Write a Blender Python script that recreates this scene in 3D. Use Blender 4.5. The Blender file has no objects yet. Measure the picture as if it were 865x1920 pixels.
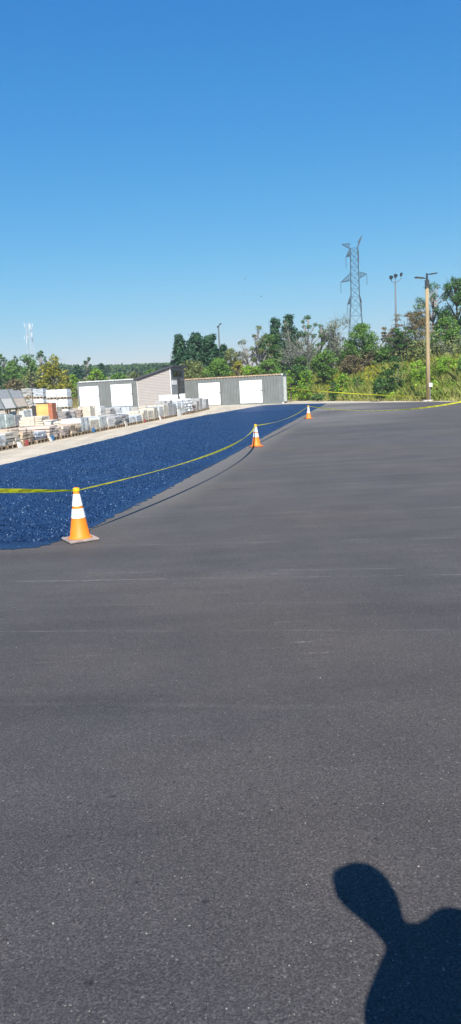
import bpy, bmesh, math, random
import numpy as np
from mathutils import Vector, Matrix
random.seed(7); RNG = np.random.default_rng(11)
PI = math.pi
scene = bpy.context.scene
C = scene.collection

# ------------------------------------------------------------------ camera
FPX = 1440.0; PITCH = math.radians(9.22); ROLL = math.radians(3.05); CAMH = 1.75
cF = Vector((0, math.cos(PITCH), -math.sin(PITCH)))
R0 = Vector((1, 0, 0)); U0 = Vector((0, math.sin(PITCH), math.cos(PITCH)))
cR = R0*math.cos(ROLL) - U0*math.sin(ROLL); cU = R0*math.sin(ROLL) + U0*math.cos(ROLL)
cd = bpy.data.cameras.new("camera"); cam = bpy.data.objects.new("camera", cd); C.objects.link(cam)
m = Matrix((cR, cU, -cF)).transposed().to_4x4(); m.translation = (0, 0, CAMH)
cam.matrix_world = m
cd.sensor_fit = 'VERTICAL'; cd.sensor_height = 24; cd.lens = 24*FPX/1920
cd.clip_start = 0.05; cd.clip_end = 6000
scene.camera = cam

def ss(t):
    t = max(0.0, min(1.0, t)); return t*t*(3-2*t)
def gz(x, y):                       # lie of the land
    z = 0.02*max(0.0, 4.5-x)*ss((y-56)/17)
    z += 0.036*max(0.0, y-96)*ss((y-96)/40)*ss((0-x+20)/40+.5) if y > 96 else 0
    return min(z, 9.0)
def ray(px, py): return cF*FPX + cR*(px-432.5) + cU*(960-py)
def gp(px, py, z=0.0):              # where the photo's pixel meets height z
    d = ray(px, py); t = (z-CAMH)/d.z
    return Vector((d.x*t, d.y*t, z))
def at(px, dist):                   # ground point under photo column px, dist metres ahead
    y0 = 726-(px-432.5)*0.0533
    d = ray(px, y0+20); return Vector((d.x/d.y*dist, dist, 0))
def zat(px, py, dist):              # height seen at pixel row py, dist metres ahead
    d = ray(px, py); return CAMH + d.z/d.y*dist
def hor(px): return 726-(px-432.5)*0.0533

# bank edge line (outer edge of the tarmac on the right)
E0 = gp(540, 751.5); E1 = gp(865, 752.5)
eN = Vector((E1.y-E0.y, -(E1.x-E0.x), 0)).normalized()
if eN.x < 0: eN = -eN
def bank_s(x, y): return (x-E0.x)*eN.x + (y-E0.y)*eN.y
def tz(x, y):                       # ground incl. the bank
    s = bank_s(x, y)
    b = 0.0
    if y > 20 and s > 0:
        b = 2.5*ss((s-.6)/9.0) + .25*math.sin(x*.35+y*.21)*ss(s/8)
        b *= ss((x+14)/18)
    return gz(x, y) + b

# ------------------------------------------------------------------ materials
def new_mat(name):
    mt = bpy.data.materials.new(name); mt.use_nodes = True
    nt = mt.node_tree; bs = nt.nodes["Principled BSDF"]
    return mt, nt, bs
def N(nt, typ, **kw):
    n = nt.nodes.new(typ)
    for k, v in kw.items():
        if hasattr(n, k): setattr(n, k, v)
        else: n.inputs[k].default_value = v
    return n
def ramp(nt, fac, stops):
    r = nt.nodes.new("ShaderNodeValToRGB")
    e = r.color_ramp.elements
    while len(e) < len(stops): e.new(0.5)
    for i, (p, c) in enumerate(stops):
        e[i].position = p; e[i].color = (c[0], c[1], c[2], 1) if hasattr(c, '__len__') else (c, c, c, 1)
    nt.links.new(fac, r.inputs[0]); return r.outputs[0]
def mth(nt, op, a, b=None, clamp=False):
    n = nt.nodes.new("ShaderNodeMath"); n.operation = op; n.use_clamp = clamp
    for i, v in enumerate((a, b)):
        if v is None: continue
        if hasattr(v, 'links'): nt.links.new(v, n.inputs[i])
        else: n.inputs[i].default_value = v
    return n.outputs[0]
def mixc(nt, f, a, b, mode='MIX'):
    n = nt.nodes.new("ShaderNodeMix"); n.data_type = 'RGBA'; n.blend_type = mode
    for s, v in ((n.inputs[0], f), (n.inputs[6], a), (n.inputs[7], b)):
        if hasattr(v, 'links'): nt.links.new(v, s)
        elif hasattr(v, '__len__'): s.default_value = (v[0], v[1], v[2], 1)
        else: s.default_value = v
    return n.outputs[2]
def noise(nt, scale, vec=None, detail=4, rough=.55, out=0):
    n = nt.nodes.new("ShaderNodeTexNoise"); n.inputs["Scale"].default_value = scale
    n.inputs["Detail"].default_value = detail; n.inputs["Roughness"].default_value = rough
    if vec is not None: nt.links.new(vec, n.inputs["Vector"])
    return n.outputs[out]
def coord(nt, scale=None, rot=None):
    t = nt.nodes.new("ShaderNodeTexCoord")
    if scale is None and rot is None: return t.outputs["Object"]
    mp = nt.nodes.new("ShaderNodeMapping")
    if scale: mp.inputs["Scale"].default_value = scale
    if rot: mp.inputs["Rotation"].default_value = rot
    nt.links.new(t.outputs["Object"], mp.inputs["Vector"]); return mp.outputs[0]
def bump(nt, bs, h, strength=.3, dist=.01):
    b = nt.nodes.new("ShaderNodeBump"); b.inputs["Strength"].default_value = strength
    b.inputs["Distance"].default_value = dist
    nt.links.new(h, b.inputs["Height"]); nt.links.new(b.outputs[0], bs.inputs["Normal"])
MC = {}
def simple(name, col, rough=.6, metal=0, var=.12, scale=3.0, bmp=0, spec=.5):
    if name in MC: return MC[name]
    mt, nt, bs = new_mat(name)
    co = coord(nt)
    f = noise(nt, scale, co, 5)
    c = ramp(nt, f, [(.25, [v*(1-var) for v in col]), (.75, [min(1, v*(1+var)) for v in col])])
    nt.links.new(c, bs.inputs["Base Color"])
    bs.inputs["Roughness"].default_value = rough; bs.inputs["Metallic"].default_value = metal
    bs.inputs["Specular IOR Level"].default_value = spec
    if bmp: bump(nt, bs, noise(nt, scale*8, co, 3), .5, bmp)
    MC[name] = mt; return mt
def leafmat(name, stops, patch=.5, transl=.35, rough=.55):
    """leaf faces: each leaf its own tone, clumps drift between the tones"""
    mt, nt, bs = new_mat(name)
    g = nt.nodes.new("ShaderNodeNewGeometry")
    cl = noise(nt, patch, coord(nt), 3)
    f = mth(nt, 'ADD', mth(nt, 'MULTIPLY', g.outputs["Random Per Island"], .55), mth(nt, 'MULTIPLY', mth(nt, 'SUBTRACT', cl, .28), 1.0), True)
    c = ramp(nt, f, stops)
    nt.links.new(c, bs.inputs["Base Color"]); bs.inputs["Roughness"].default_value = rough
    bs.inputs["Specular IOR Level"].default_value = .3
    tr = nt.nodes.new("ShaderNodeBsdfTranslucent"); nt.links.new(c, tr.inputs[0])
    mx = nt.nodes.new("ShaderNodeMixShader"); mx.inputs[0].default_value = transl
    nt.links.new(bs.outputs[0], mx.inputs[1]); nt.links.new(tr.outputs[0], mx.inputs[2])
    nt.links.new(mx.outputs[0], nt.nodes["Material Output"].inputs[0])
    return mt

# ------------------------------------------------------------------ mesh builder
class MB:
    def __init__(s): s.v = []; s.f = []; s.m = []
    def add(s, vs, fs, mi=0):
        b = len(s.v); s.v += [tuple(v) for v in vs]
        s.f += [tuple(i+b for i in f) for f in fs]; s.m += [mi]*len(fs)
    def box(s, lo, hi, mi=0, M=None, jit=0, shear=None):
        x0, y0, z0 = lo; x1, y1, z1 = hi
        vs = [Vector(p) for p in ((x0,y0,z0),(x1,y0,z0),(x1,y1,z0),(x0,y1,z0),(x0,y0,z1),(x1,y0,z1),(x1,y1,z1),(x0,y1,z1))]
        if jit: vs = [v+Vector([random.uniform(-jit, jit) for _ in range(3)]) for v in vs]
        if M is not None: vs = [M @ v for v in vs]
        s.add(vs, [(0,3,2,1),(4,5,6,7),(0,1,5,4),(1,2,6,5),(2,3,7,6),(3,0,4,7)], mi)
    def tube(s, pts, rads, n=6, mi=0, cap=True):
        pts = [Vector(p) for p in pts]
        if not hasattr(rads, '__len__'): rads = [rads]*len(pts)
        rings = []; prev = None
        for i, p in enumerate(pts):
            t = (pts[min(i+1, len(pts)-1)] - pts[max(i-1, 0)])
            t = t.normalized() if t.length > 1e-9 else Vector((0,0,1))
            if prev is None:
                a = t.orthogonal().normalized()
            else:
                a = (prev - t*prev.dot(t)); a = a.normalized() if a.length > 1e-6 else t.orthogonal().normalized()
            prev = a; b = t.cross(a)
            rings.append([p + (a*math.cos(2*PI*k/n) + b*math.sin(2*PI*k/n))*rads[i] for k in range(n)])
        vs = [v for r in rings for v in r]; fs = []
        for i in range(len(pts)-1):
            for k in range(n):
                k2 = (k+1) % n; fs.append((i*n+k, i*n+k2, (i+1)*n+k2, (i+1)*n+k))
        if cap: fs += [tuple(reversed(range(n))), tuple(range((len(pts)-1)*n, len(pts)*n))]
        s.add(vs, fs, mi)
    def lathe(s, prof, n=32, mi=0, cap=True, M=None):
        vs = [Vector((r*math.cos(2*PI*k/n), r*math.sin(2*PI*k/n), z)) for r, z in prof for k in range(n)]
        if M is not None: vs = [M @ v for v in vs]
        fs = [(i*n+k, i*n+(k+1) % n, (i+1)*n+(k+1) % n, (i+1)*n+k) for i in range(len(prof)-1) for k in range(n)]
        if cap: fs += [tuple(reversed(range(n))), tuple(range((len(prof)-1)*n, len(prof)*n))]
        s.add(vs, fs, mi)
    def build(s, name, mats, parent=None, smooth=False, bevel=0):
        me = bpy.data.meshes.new(name); me.from_pydata(s.v, [], s.f)
        if not isinstance(mats, (list, tuple)): mats = [mats]
        for q in mats: me.materials.append(q)
        if len(mats) > 1: me.polygons.foreach_set("material_index", s.m)
        if smooth: me.polygons.foreach_set("use_smooth", [True]*len(me.polygons))
        me.update()
        o = bpy.data.objects.new(name, me); C.objects.link(o)
        if parent is not None: o.parent = parent
        if bevel:
            b = o.modifiers.new("bevel", 'BEVEL'); b.width = bevel; b.segments = 2; b.limit_method = 'ANGLE'
        return o
def tag(o, label=None, cat=None, group=None, kind=None):
    if label: o["label"] = label
    if cat: o["category"] = cat
    if group: o["group"] = group
    if kind: o["kind"] = kind
    return o
def empty(name, loc, rz=0, label=None, cat=None, group=None):
    o = bpy.data.objects.new(name, None); C.objects.link(o)
    o.location = loc; o.rotation_euler = (0, 0, rz); o.empty_display_size = .3
    return tag(o, label, cat, group)
def children(o): return [c for c in C.objects if c.parent == o]
def copy_tree(o, parent=None):
    c = o.copy(); C.objects.link(c)
    if parent is not None: c.parent = parent
    for ch in [k for k in C.objects if k.parent == o]: copy_tree(ch, c)
    return c
def arr_mesh(name, V, F, mat, parent=None, mats_idx=None):
    """fast mesh from numpy, F is (n,3) or (n,4)"""
    me = bpy.data.meshes.new(name); k = F.shape[1]
    me.vertices.add(len(V)); me.vertices.foreach_set("co", V.astype(np.float32).ravel())
    me.loops.add(F.size); me.loops.foreach_set("vertex_index", F.astype(np.int32).ravel())
    me.polygons.add(len(F)); me.polygons.foreach_set("loop_start", np.arange(0, F.size, k, dtype=np.int32))
    for q in (mat if isinstance(mat, (list, tuple)) else [mat]): me.materials.append(q)
    if mats_idx is not None: me.polygons.foreach_set("material_index", mats_idx.astype(np.int32))
    me.update(calc_edges=True)
    o = bpy.data.objects.new(name, me); C.objects.link(o)
    if parent is not None: o.parent = parent
    return o

# ------------------------------------------------------------------ light, sky
SUN_E = math.radians(44); SUN_A = math.radians(-3)
S = Vector((math.sin(SUN_A)*math.cos(SUN_E), math.cos(SUN_A)*math.cos(SUN_E), -math.sin(SUN_E)))
ld = bpy.data.lights.new("sun", 'SUN'); ld.energy = 4.0; ld.angle = math.radians(.53); ld.color = (1.0, .955, .89)
lo = bpy.data.objects.new("sun", ld); C.objects.link(lo); lo.rotation_euler = S.to_track_quat('-Z', 'Y').to_euler()
w = bpy.data.worlds.new("World"); scene.world = w; w.use_nodes = True
nt = w.node_tree; bg = nt.nodes["Background"]
sky = nt.nodes.new("ShaderNodeTexSky"); sky.sky_type = 'NISHITA'; sky.sun_disc = False
sky.sun_elevation = SUN_E; sky.sun_rotation = math.radians(177)
sky.air_density = 1.35; sky.dust_density = 0.15; sky.ozone_density = 3.2; sky.altitude = 0
# the camera's own rendering of the clear sky: per channel curve, deep blue above, pale at the horizon
sp_ = nt.nodes.new("ShaderNodeSeparateColor"); cb_ = nt.nodes.new("ShaderNodeCombineColor"); nt.links.new(sky.outputs[0], sp_.inputs[0])
for i_, (g_, c_) in enumerate(((1.80, .225), (.94, .425), (.547, .690))):
    pw = nt.nodes.new("ShaderNodeMath"); pw.operation = 'POWER'; pw.inputs[1].default_value = g_
    ml = nt.nodes.new("ShaderNodeMath"); ml.operation = 'MULTIPLY'; ml.inputs[1].default_value = c_*.1932**(g_-1)
    nt.links.new(sp_.outputs[i_], pw.inputs[0]); nt.links.new(pw.outputs[0], ml.inputs[0]); nt.links.new(ml.outputs[0], cb_.inputs[i_])
nt.links.new(cb_.outputs[0], bg.inputs[0]); bg.inputs[1].default_value = .10
vs_ = scene.view_settings; vs_.view_transform = 'Standard'; vs_.look = 'None'; vs_.gamma = 1; vs_.use_curve_mapping = False
vs_.exposure = 0.95

# ------------------------------------------------------------------ ground materials
def mat_asphalt():
    mt, nt, bs = new_mat("asphalt")
    co = coord(nt)
    fine = noise(nt, 120, co, 3, .7)                       # aggregate grain
    mid = noise(nt, 1.1, co, 6, .6)
    big = noise(nt, .28, co, 4, .5)
    streak = noise(nt, 1.0, coord(nt, (.22, 2.6, 1), (0, 0, .15)), 6, .65)
    band = noise(nt, 1.0, coord(nt, (.03, .55, 1), (0, 0, .13)), 3, .5)
    base = ramp(nt, fine, [(.30, (.022, .021, .021)), (.50, (.062, .058, .056)), (.72, (.150, .142, .134))])
    ag = N(nt, "ShaderNodeTexVoronoi"); ag.inputs["Scale"].default_value = 135; nt.links.new(co, ag.inputs["Vector"])
    base = mixc(nt, .5, base, ramp(nt, ag.outputs["Color"], [(0, (.020, .019, .020)), (.35, (.042, .040, .040)), (.7, (.078, .073, .072)), (.93, (.13, .122, .115)), (1, (.21, .20, .185))]))
    v = mth(nt, 'ADD', mth(nt, 'MULTIPLY', mid, .35), mth(nt, 'ADD', mth(nt, 'MULTIPLY', streak, .35), mth(nt, 'MULTIPLY', band, .55)))
    tone = ramp(nt, v, [(.42, .74), (.62, 1.02), (.84, 1.36)])
    c = mixc(nt, 1, base, tone, 'MULTIPLY')
    warm = ramp(nt, big, [(.40, (.94, .93, .95)), (.60, (1.08, .99, .90))])
    c = mixc(nt, 1, c, warm, 'MULTIPLY')
    # pale stone chips
    vo = N(nt, "ShaderNodeTexVoronoi"); vo.inputs["Scale"].default_value = 42; nt.links.new(co, vo.inputs["Vector"])
    chipsel = ramp(nt, vo.outputs["Color"], [(.0, 0), (.80, 0), (.84, 1)])
    chip = mth(nt, 'MULTIPLY', ramp(nt, vo.outputs["Distance"], [(.16, 1), (.26, 0)]), chipsel)
    c = mixc(nt, mth(nt, 'MULTIPLY', chip, .5), c, (.22, .205, .19))
    vo2 = N(nt, "ShaderNodeTexVoronoi"); vo2.inputs["Scale"].default_value = 6.5; nt.links.new(co, vo2.inputs["Vector"])
    sel2 = ramp(nt, vo2.outputs["Color"], [(0, 0), (.60, 0), (.64, 1)])
    chip2 = mth(nt, 'MULTIPLY', ramp(nt, vo2.outputs["Distance"], [(.022, 1), (.040, 0)]), sel2)
    c = mixc(nt, mth(nt, 'MULTIPLY', chip2, .6), c, (.38, .36, .32))
    # dark pits
    pit = ramp(nt, noise(nt, 23, co, 2, .5), [(.26, 1), (.33, 0)])
    c = mixc(nt, mth(nt, 'MULTIPLY', pit, .6), c, (.012, .012, .014))
    # scuffs dragged across by the paver and roller
    sc1 = noise(nt, 1.0, coord(nt, (1.6, 22, 1), (0, 0, .2)), 4, .7)
    sc_on = noise(nt, .55, co, 2, .5)
    _s = N(nt, "ShaderNodeSeparateXYZ"); nt.links.new(co, _s.inputs[0]); SCY = ramp(nt, mth(nt, 'MULTIPLY', _s.outputs[1], .1), [(.33, .12), (.48, 1)])
    scuff = mth(nt, 'MULTIPLY', ramp(nt, sc1, [(.60, 0), (.66, 1)]), ramp(nt, sc_on, [(.46, 0), (.58, 1)]))
    c = mixc(nt, mth(nt, 'MULTIPLY', mth(nt, 'MULTIPLY', scuff, mth(nt, 'MULTIPLY', ramp(nt, noise(nt, 30, co, 2), [(.4, .1), (.6, 1)]), SCY)), .6), c, (.27, .24, .21))
    # lane joints (long faint lines across)
    sep = N(nt, "ShaderNodeSeparateXYZ"); nt.links.new(co, sep.inputs[0])
    X, Y = sep.outputs[0], sep.outputs[1]
    Yw = mth(nt, 'ADD', mth(nt, 'ADD', Y, mth(nt, 'MULTIPLY', X, .155)), mth(nt, 'MULTIPLY', noise(nt, .8, co, 2), .10))
    brk = ramp(nt, noise(nt, 1.6, co, 4, .7), [(.42, 0), (.6, 1)])
    for yy, wd, st in ((6.95, .018, .62), (7.24, .014, .42), (5.38, .010, .55), (8.6, .03, .25), (10.6, .03, .25), (4.04, .04, .10), (13.5, .05, .25), (6.1, .012, .25)):
        ln = ramp(nt, mth(nt, 'ABSOLUTE', mth(nt, 'SUBTRACT', Yw, yy+.05)), [(0, 1), (wd, 0)])
        c = mixc(nt, mth(nt, 'MULTIPLY', mth(nt, 'MULTIPLY', ln, brk), st), c, (.26, .235, .21))
    # dust tracked out: along the sealed strip and over the far end
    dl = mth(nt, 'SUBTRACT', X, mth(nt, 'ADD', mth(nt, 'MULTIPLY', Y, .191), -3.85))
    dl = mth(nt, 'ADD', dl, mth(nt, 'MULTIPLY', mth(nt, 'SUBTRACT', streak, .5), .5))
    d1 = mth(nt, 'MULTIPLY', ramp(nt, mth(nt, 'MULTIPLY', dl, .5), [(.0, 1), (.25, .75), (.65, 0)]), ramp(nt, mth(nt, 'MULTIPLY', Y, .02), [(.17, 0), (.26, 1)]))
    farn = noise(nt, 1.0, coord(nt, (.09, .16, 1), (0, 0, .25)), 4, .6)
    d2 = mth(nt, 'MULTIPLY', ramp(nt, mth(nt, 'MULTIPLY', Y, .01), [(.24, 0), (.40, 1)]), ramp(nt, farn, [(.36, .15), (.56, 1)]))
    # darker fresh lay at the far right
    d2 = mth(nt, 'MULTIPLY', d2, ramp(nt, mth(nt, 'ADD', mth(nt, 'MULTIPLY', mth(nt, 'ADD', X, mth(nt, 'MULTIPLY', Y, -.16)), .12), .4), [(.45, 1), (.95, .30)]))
    d3 = mth(nt, 'MULTIPLY', ramp(nt, mth(nt, 'MULTIPLY', Y, .05), [(.12, 0), (.34, .5), (.75, 1)]), mth(nt, 'ADD', mth(nt, 'MULTIPLY', streak, .5), mth(nt, 'MULTIPLY', mid, .4)))  # lightening with distance painted in for grazing sheen, along with dust
    dust_sheen = mth(nt, 'MAXIMUM', mth(nt, 'MAXIMUM', mth(nt, 'MULTIPLY', d1, .62), mth(nt, 'MULTIPLY', d2, .85)), mth(nt, 'MULTIPLY', d3, .40))
    c = mixc(nt, dust_sheen, c, mixc(nt, fine, (.14, .13, .115), (.27, .25, .22)))
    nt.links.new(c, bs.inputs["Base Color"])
    bs.inputs["Roughness"].default_value = .82; bs.inputs["Specular IOR Level"].default_value = .28
    hh = mth(nt, 'ADD', fine, mth(nt, 'MULTIPLY', noise(nt, 45, co, 2), .8))
    bump(nt, bs, mth(nt, 'ADD', hh, mth(nt, 'MULTIPLY', ag.outputs['Distance'], -.5)), .45, .005)
    return mt
def mat_seal():
    mt, nt, bs = new_mat("wet_sealer_sky_tint")
    co = coord(nt)
    gr = noise(nt, 26, co, 4, .85)
    big = noise(nt, .5, co, 4, .6)
    c = ramp(nt, gr, [(.30, (.003, .009, .028)), (.48, (.010, .034, .100)), (.62, (.020, .062, .155)), (.76, (.07, .14, .28))])  # blue sky reflection of the wet black sealer painted into its colour
    c = mixc(nt, 1, c, ramp(nt, big, [(.3, .62), (.7, 1.12)]), 'MULTIPLY')
    vo = N(nt, "ShaderNodeTexVoronoi"); vo.inputs["Scale"].default_value = 17; nt.links.new(co, vo.inputs["Vector"])
    sel = ramp(nt, vo.outputs["Color"], [(0, 0), (.72, 0), (.80, 1)])
    ch = mth(nt, 'MULTIPLY', ramp(nt, vo.outputs["Distance"], [(.18, 1), (.34, 0)]), sel)
    c = mixc(nt, mth(nt, 'MULTIPLY', ch, .28), c, (.20, .29, .44))  # pale spots painted as glints on the wet surface
    nt.links.new(c, bs.inputs["Base Color"])
    bs.inputs["Roughness"].default_value = .45; bs.inputs["Specular IOR Level"].default_value = .30
    bump(nt, bs, mth(nt, 'ADD', gr, mth(nt, 'MULTIPLY', noise(nt, 14, co, 2), .7)), 1.0, .02)
    return mt
def mat_gravel():
    mt, nt, bs = new_mat("pale_gravel")
    co = coord(nt)
    c = ramp(nt, noise(nt, 30, co, 4, .7), [(.3, (.36, .30, .21)), (.5, (.52, .445, .33)), (.7, (.66, .575, .44))])
    tr = noise(nt, 1.0, coord(nt, (1.1, .12, 1), (0, 0, -.18)), 5, .6)
    c = mixc(nt, 1, c, ramp(nt, tr, [(.3, .80), (.7, 1.14)]), 'MULTIPLY')
    c = mixc(nt, 1, c, ramp(nt, noise(nt, .6, co, 4), [(.3, .86), (.7, 1.1)]), 'MULTIPLY')
    nt.links.new(c, bs.inputs["Base Color"]); bs.inputs["Roughness"].default_value = .95
    bump(nt, bs, noise(nt, 40, co, 3, .7), .6, .02)
    return mt
def mat_field():
    mt, nt, bs = new_mat("rough_grass_ground")
    co = coord(nt)
    c = ramp(nt, noise(nt, .07, co, 6, .6), [(.35, (.10, .115, .035)), (.5, (.17, .155, .06)), (.62, (.21, .165, .085))])
    c = mixc(nt, .5, c, ramp(nt, noise(nt, 2.5, co, 5, .7), [(.3, (.06, .08, .02)), (.7, (.22, .20, .09))]))
    nt.links.new(c, bs.inputs["Base Color"]); bs.inputs["Roughness"].default_value = .95
    return mt
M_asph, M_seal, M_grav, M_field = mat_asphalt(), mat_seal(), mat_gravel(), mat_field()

# ------------------------------------------------------------------ ground
def grid_sheet(name, xs, ys, zf, mat, keep=None):
    V = [(x, y, zf(x, y)) for y in ys for x in xs]; nx = len(xs); F = []
    for j in range(len(ys)-1):
        for i in range(nx-1):
            if keep is None or keep((xs[i]+xs[i+1])/2, (ys[j]+ys[j+1])/2):
                F.append((j*nx+i, j*nx+i+1, (j+1)*nx+i+1, (j+1)*nx+i))
    mb = MB(); mb.v = V; mb.f = F; mb.m = [0]*len(F)
    return mb.build(name, mat, smooth=True)
xs = sorted(set([-3000, -1500, -800, -500, -350] + list(range(-260, -40, 10)) + list(range(-40, 50, 2)) + list(range(50, 260, 10)) + [350, 500, 800, 1500, 3000]))
ys = sorted(set([-800, -200, -60, -20] + list(range(-10, 120, 2)) + list(range(120, 420, 10)) + [500, 700, 1000, 2000, 4000]))
tag(grid_sheet("ground", xs, ys, lambda x, y: tz(x, y)-.07, M_field), kind='structure')
# gravel yard: from the sealed strip leftwards, and a thin margin round the tarmac's far end
gy = [-20] + list(range(-10, 92, 2)); gx = [-60, -50] + list(range(-40, 42, 2))
tag(grid_sheet("gravel_yard", gx, gy, lambda x, y: gz(x, y)-.025, M_grav,
    lambda x, y: bank_s(x, y) < .4), kind='structure')
# gravel verge strip right at the bank foot
mb = MB()
q0, q1 = E0-(E1-E0)*.25, E1+(E1-E0)*.8
for k in range(30):
    a = q0.lerp(q1, k/30); b = q0.lerp(q1, (k+1)/30)
    vs = [a-eN*3, b-eN*3, b+eN*(.9+.3*math.sin(k+1)), a+eN*(.9+.3*math.sin(k))]
    mb.add([(v.x, v.y, gz(v.x, v.y)-.010) for v in vs], [(0, 1, 2, 3)])
tag(mb.build("gravel_verge", M_grav), kind='structure')

blueU = [gp(*q) for q in ((230, 817), (330, 789), (400, 776), (455, 766.5), (490, 760), (530, 758), (612, 756.5))]
dirU = (blueU[0]-blueU[2]).normalized()
blueU = [blueU[0]+dirU*40, blueU[0]+dirU*12] + blueU
farR = [gp(612, 756.5), gp(700, 754.8), gp(804, 753.3), gp(865, 753.2), gp(1000, 753)]
farR.append(farR[-1]+(farR[-1]-farR[-2])*2)
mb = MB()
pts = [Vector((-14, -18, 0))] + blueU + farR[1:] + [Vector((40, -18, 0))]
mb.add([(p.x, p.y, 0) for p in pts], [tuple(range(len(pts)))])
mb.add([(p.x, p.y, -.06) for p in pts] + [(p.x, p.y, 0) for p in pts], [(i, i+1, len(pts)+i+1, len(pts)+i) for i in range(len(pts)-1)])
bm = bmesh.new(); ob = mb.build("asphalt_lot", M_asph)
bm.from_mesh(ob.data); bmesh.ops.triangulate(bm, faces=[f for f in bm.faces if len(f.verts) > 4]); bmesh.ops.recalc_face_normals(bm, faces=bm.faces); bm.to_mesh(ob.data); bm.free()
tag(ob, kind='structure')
# freshly sealed strip
lowL = [gp(*q) for q in ((612, 757), (590, 768), (560, 784), (500, 816), (460, 839.5), (400, 872), (350, 897.5), (300, 925), (250, 950), (200, 976), (172, 989), (150, 1000), (120, 1013), (85, 1023), (45, 1029), (0, 1030))]
lowL.append(lowL[-1]+Vector((-3, -.2, 0))); lowL.append(lowL[-1]+Vector((-9, -.5, 0)))
def rough_line(ps, step, amp):
    out = []
    for a, b in zip(ps, ps[1:]):
        n = max(1, int((b-a).length/step)); t = (b-a).normalized(); nn = Vector((-t.y, t.x, 0))
        for k in range(n):
            out.append(a.lerp(b, k/n)+nn*random.gauss(0, amp))
    out.append(ps[-1]); return out
A = rough_line(lowL, .05, .030); B = rough_line([p+Vector((.02, 0, 0)) for p in blueU[::-1]][:-1]+[lowL[-1]+Vector((0, 10, 0))], .3, .02)
poly = A + B[::-1]
mb = MB(); mb.add([(p.x, p.y, .005) for p in poly], [tuple(range(len(poly)))])
ob = mb.build("sealed_strip", M_seal)
bm = bmesh.new(); bm.from_mesh(ob.data); bmesh.ops.triangulate(bm, faces=bm.faces, ngon_method='EAR_CLIP')
for f in bm.faces:
    if f.normal.z < 0: f.normal_flip()
bm.to_mesh(ob.data); bm.free()
tag(ob, kind='structure')

# chips added for the strip's glints, sky blue painted in; pale grit on asphalt
def chips(name, P, size, stops, rough):
    n = len(P); T = np.array([(1, 0, 0), (-.5, .87, 0), (-.5, -.87, 0), (0, 0, 1.1)])
    th = RNG.uniform(0, 2*PI, n); sc = size*RNG.uniform(.5, 1.4, n)
    c_, s_ = np.cos(th)[:, None], np.sin(th)[:, None]
    q = T[None]*np.array([1, 1, 1]) + RNG.normal(0, .25, (n, 4, 3)); q[:, :3, 2] = -.15
    x = (q[..., 0]*c_-q[..., 1]*s_)*sc[:, None]; y = (q[..., 0]*s_+q[..., 1]*c_)*sc[:, None]; z = q[..., 2]*sc[:, None]
    V = np.stack([x+P[:, :1], y+P[:, 1:2], z+P[:, 2:3]], 2).reshape(-1, 3)
    b_ = np.arange(n)[:, None, None]*4; F = (b_+np.array([(0, 1, 3), (1, 2, 3), (2, 0, 3)])[None]).reshape(-1, 3)
    mt, nt, bs = new_mat(name); g = nt.nodes.new("ShaderNodeNewGeometry")
    nt.links.new(ramp(nt, g.outputs["Random Per Island"], stops), bs.inputs["Base Color"]); bs.inputs["Roughness"].default_value = rough
    return tag(arr_mesh(name, V, F, mt), kind='stuff')
def strip_side(x, y): return x-(-1.9+.191*(y-10.2))     # <0 : on the blue side
yy = 9.3+44*RNG.uniform(0, 1, 90000)**1.7
xx = np.array([RNG.uniform(-7.5 if y < 20 else -5.9+.14*(y-20), -1.95+.191*(y-10.2)) for y in yy])
chips("sparkle_chips", np.stack([xx, yy, 0*xx+.006], 1), .0105, [(0, (.002, .005, .016)), (.35, (.005, .018, .058)), (.74, (.014, .042, .115)), (.95, (.04, .085, .17)), (.997, (.2, .3, .42))], .3)
yy = 1.9+13*RNG.uniform(0, 1, 1500)**1.6; xx = RNG.uniform(-1, 1, len(yy))*(yy*.36+.3)
k_ = (xx > -1.7+.191*(yy-10.2)) | (yy < 8.6)
chips("pale_grit", np.stack([xx, yy, 0*xx+.0005], 1)[k_], .0030, [(0, (.08, .075, .07)), (.5, (.15, .14, .13)), (.9, (.27, .25, .22)), (1, (.5, .47, .42))], .6)
# ------------------------------------------------------------------ cones
M_org = simple("cone_orange", (.95, .23, .008), .55, var=.06, scale=8)
M_refl = simple("reflective_white", (.86, .86, .84), .35, var=.04, scale=20)
M_cbase = simple("dusty_rubber", (.30, .24, .21), .85, var=.3, scale=9, bmp=.004)
M_cbaseo = simple("orange_rubber", (.50, .12, .03), .7, var=.3, scale=9, bmp=.004)
def make_cone(loc, rz, label, basem):
    root = empty("traffic_cone", loc, rz, label, "traffic cone", "orange traffic cones carrying the yellow tape")
    H = .655; r0, r1 = .124, .026
    rr = lambda z: r0+(r1-r0)*(z-.04)/(H-.04)
    b = MB(); s = .185
    b.box((-s, -s, .004), (s, s, .036), 0)
    o = b.build("base", basem, root, bevel=.012)
    b = MB(); b.lathe([(.150, .0362), (.136, .044), (rr(.06), .06), (rr(.3), .3), (rr(.55), .55), (rr(.64), .64), (.022, .651), (.012, .655)], 40)
    b.build("body", M_org, root, smooth=True)
    b = MB(); b.lathe([(rr(z)+.003, z) for z in (.285, .34, .398)], 40, cap=False); b.build("reflective_band", M_refl, root, smooth=True)
    b = MB(); b.lathe([(rr(z)+.003, z) for z in (.430, .50, .575)], 40, cap=False); b.build("reflective_band", M_refl, root, smooth=True)
    return root
K1 = gp(151, 1013); K2 = gp(481, 837.5); K3 = gp(579, 785)
K4 = Vector((-7.4, 12.9, 0)); K5 = gp(905, 744, .63); K5.z = 0
make_cone(K1, math.radians(28), "nearest orange traffic cone with two white bands and a dusty grey base", M_cbase)
make_cone(K2, math.radians(5), "middle orange traffic cone standing at the edge of the blue strip", M_cbaseo)
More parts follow.
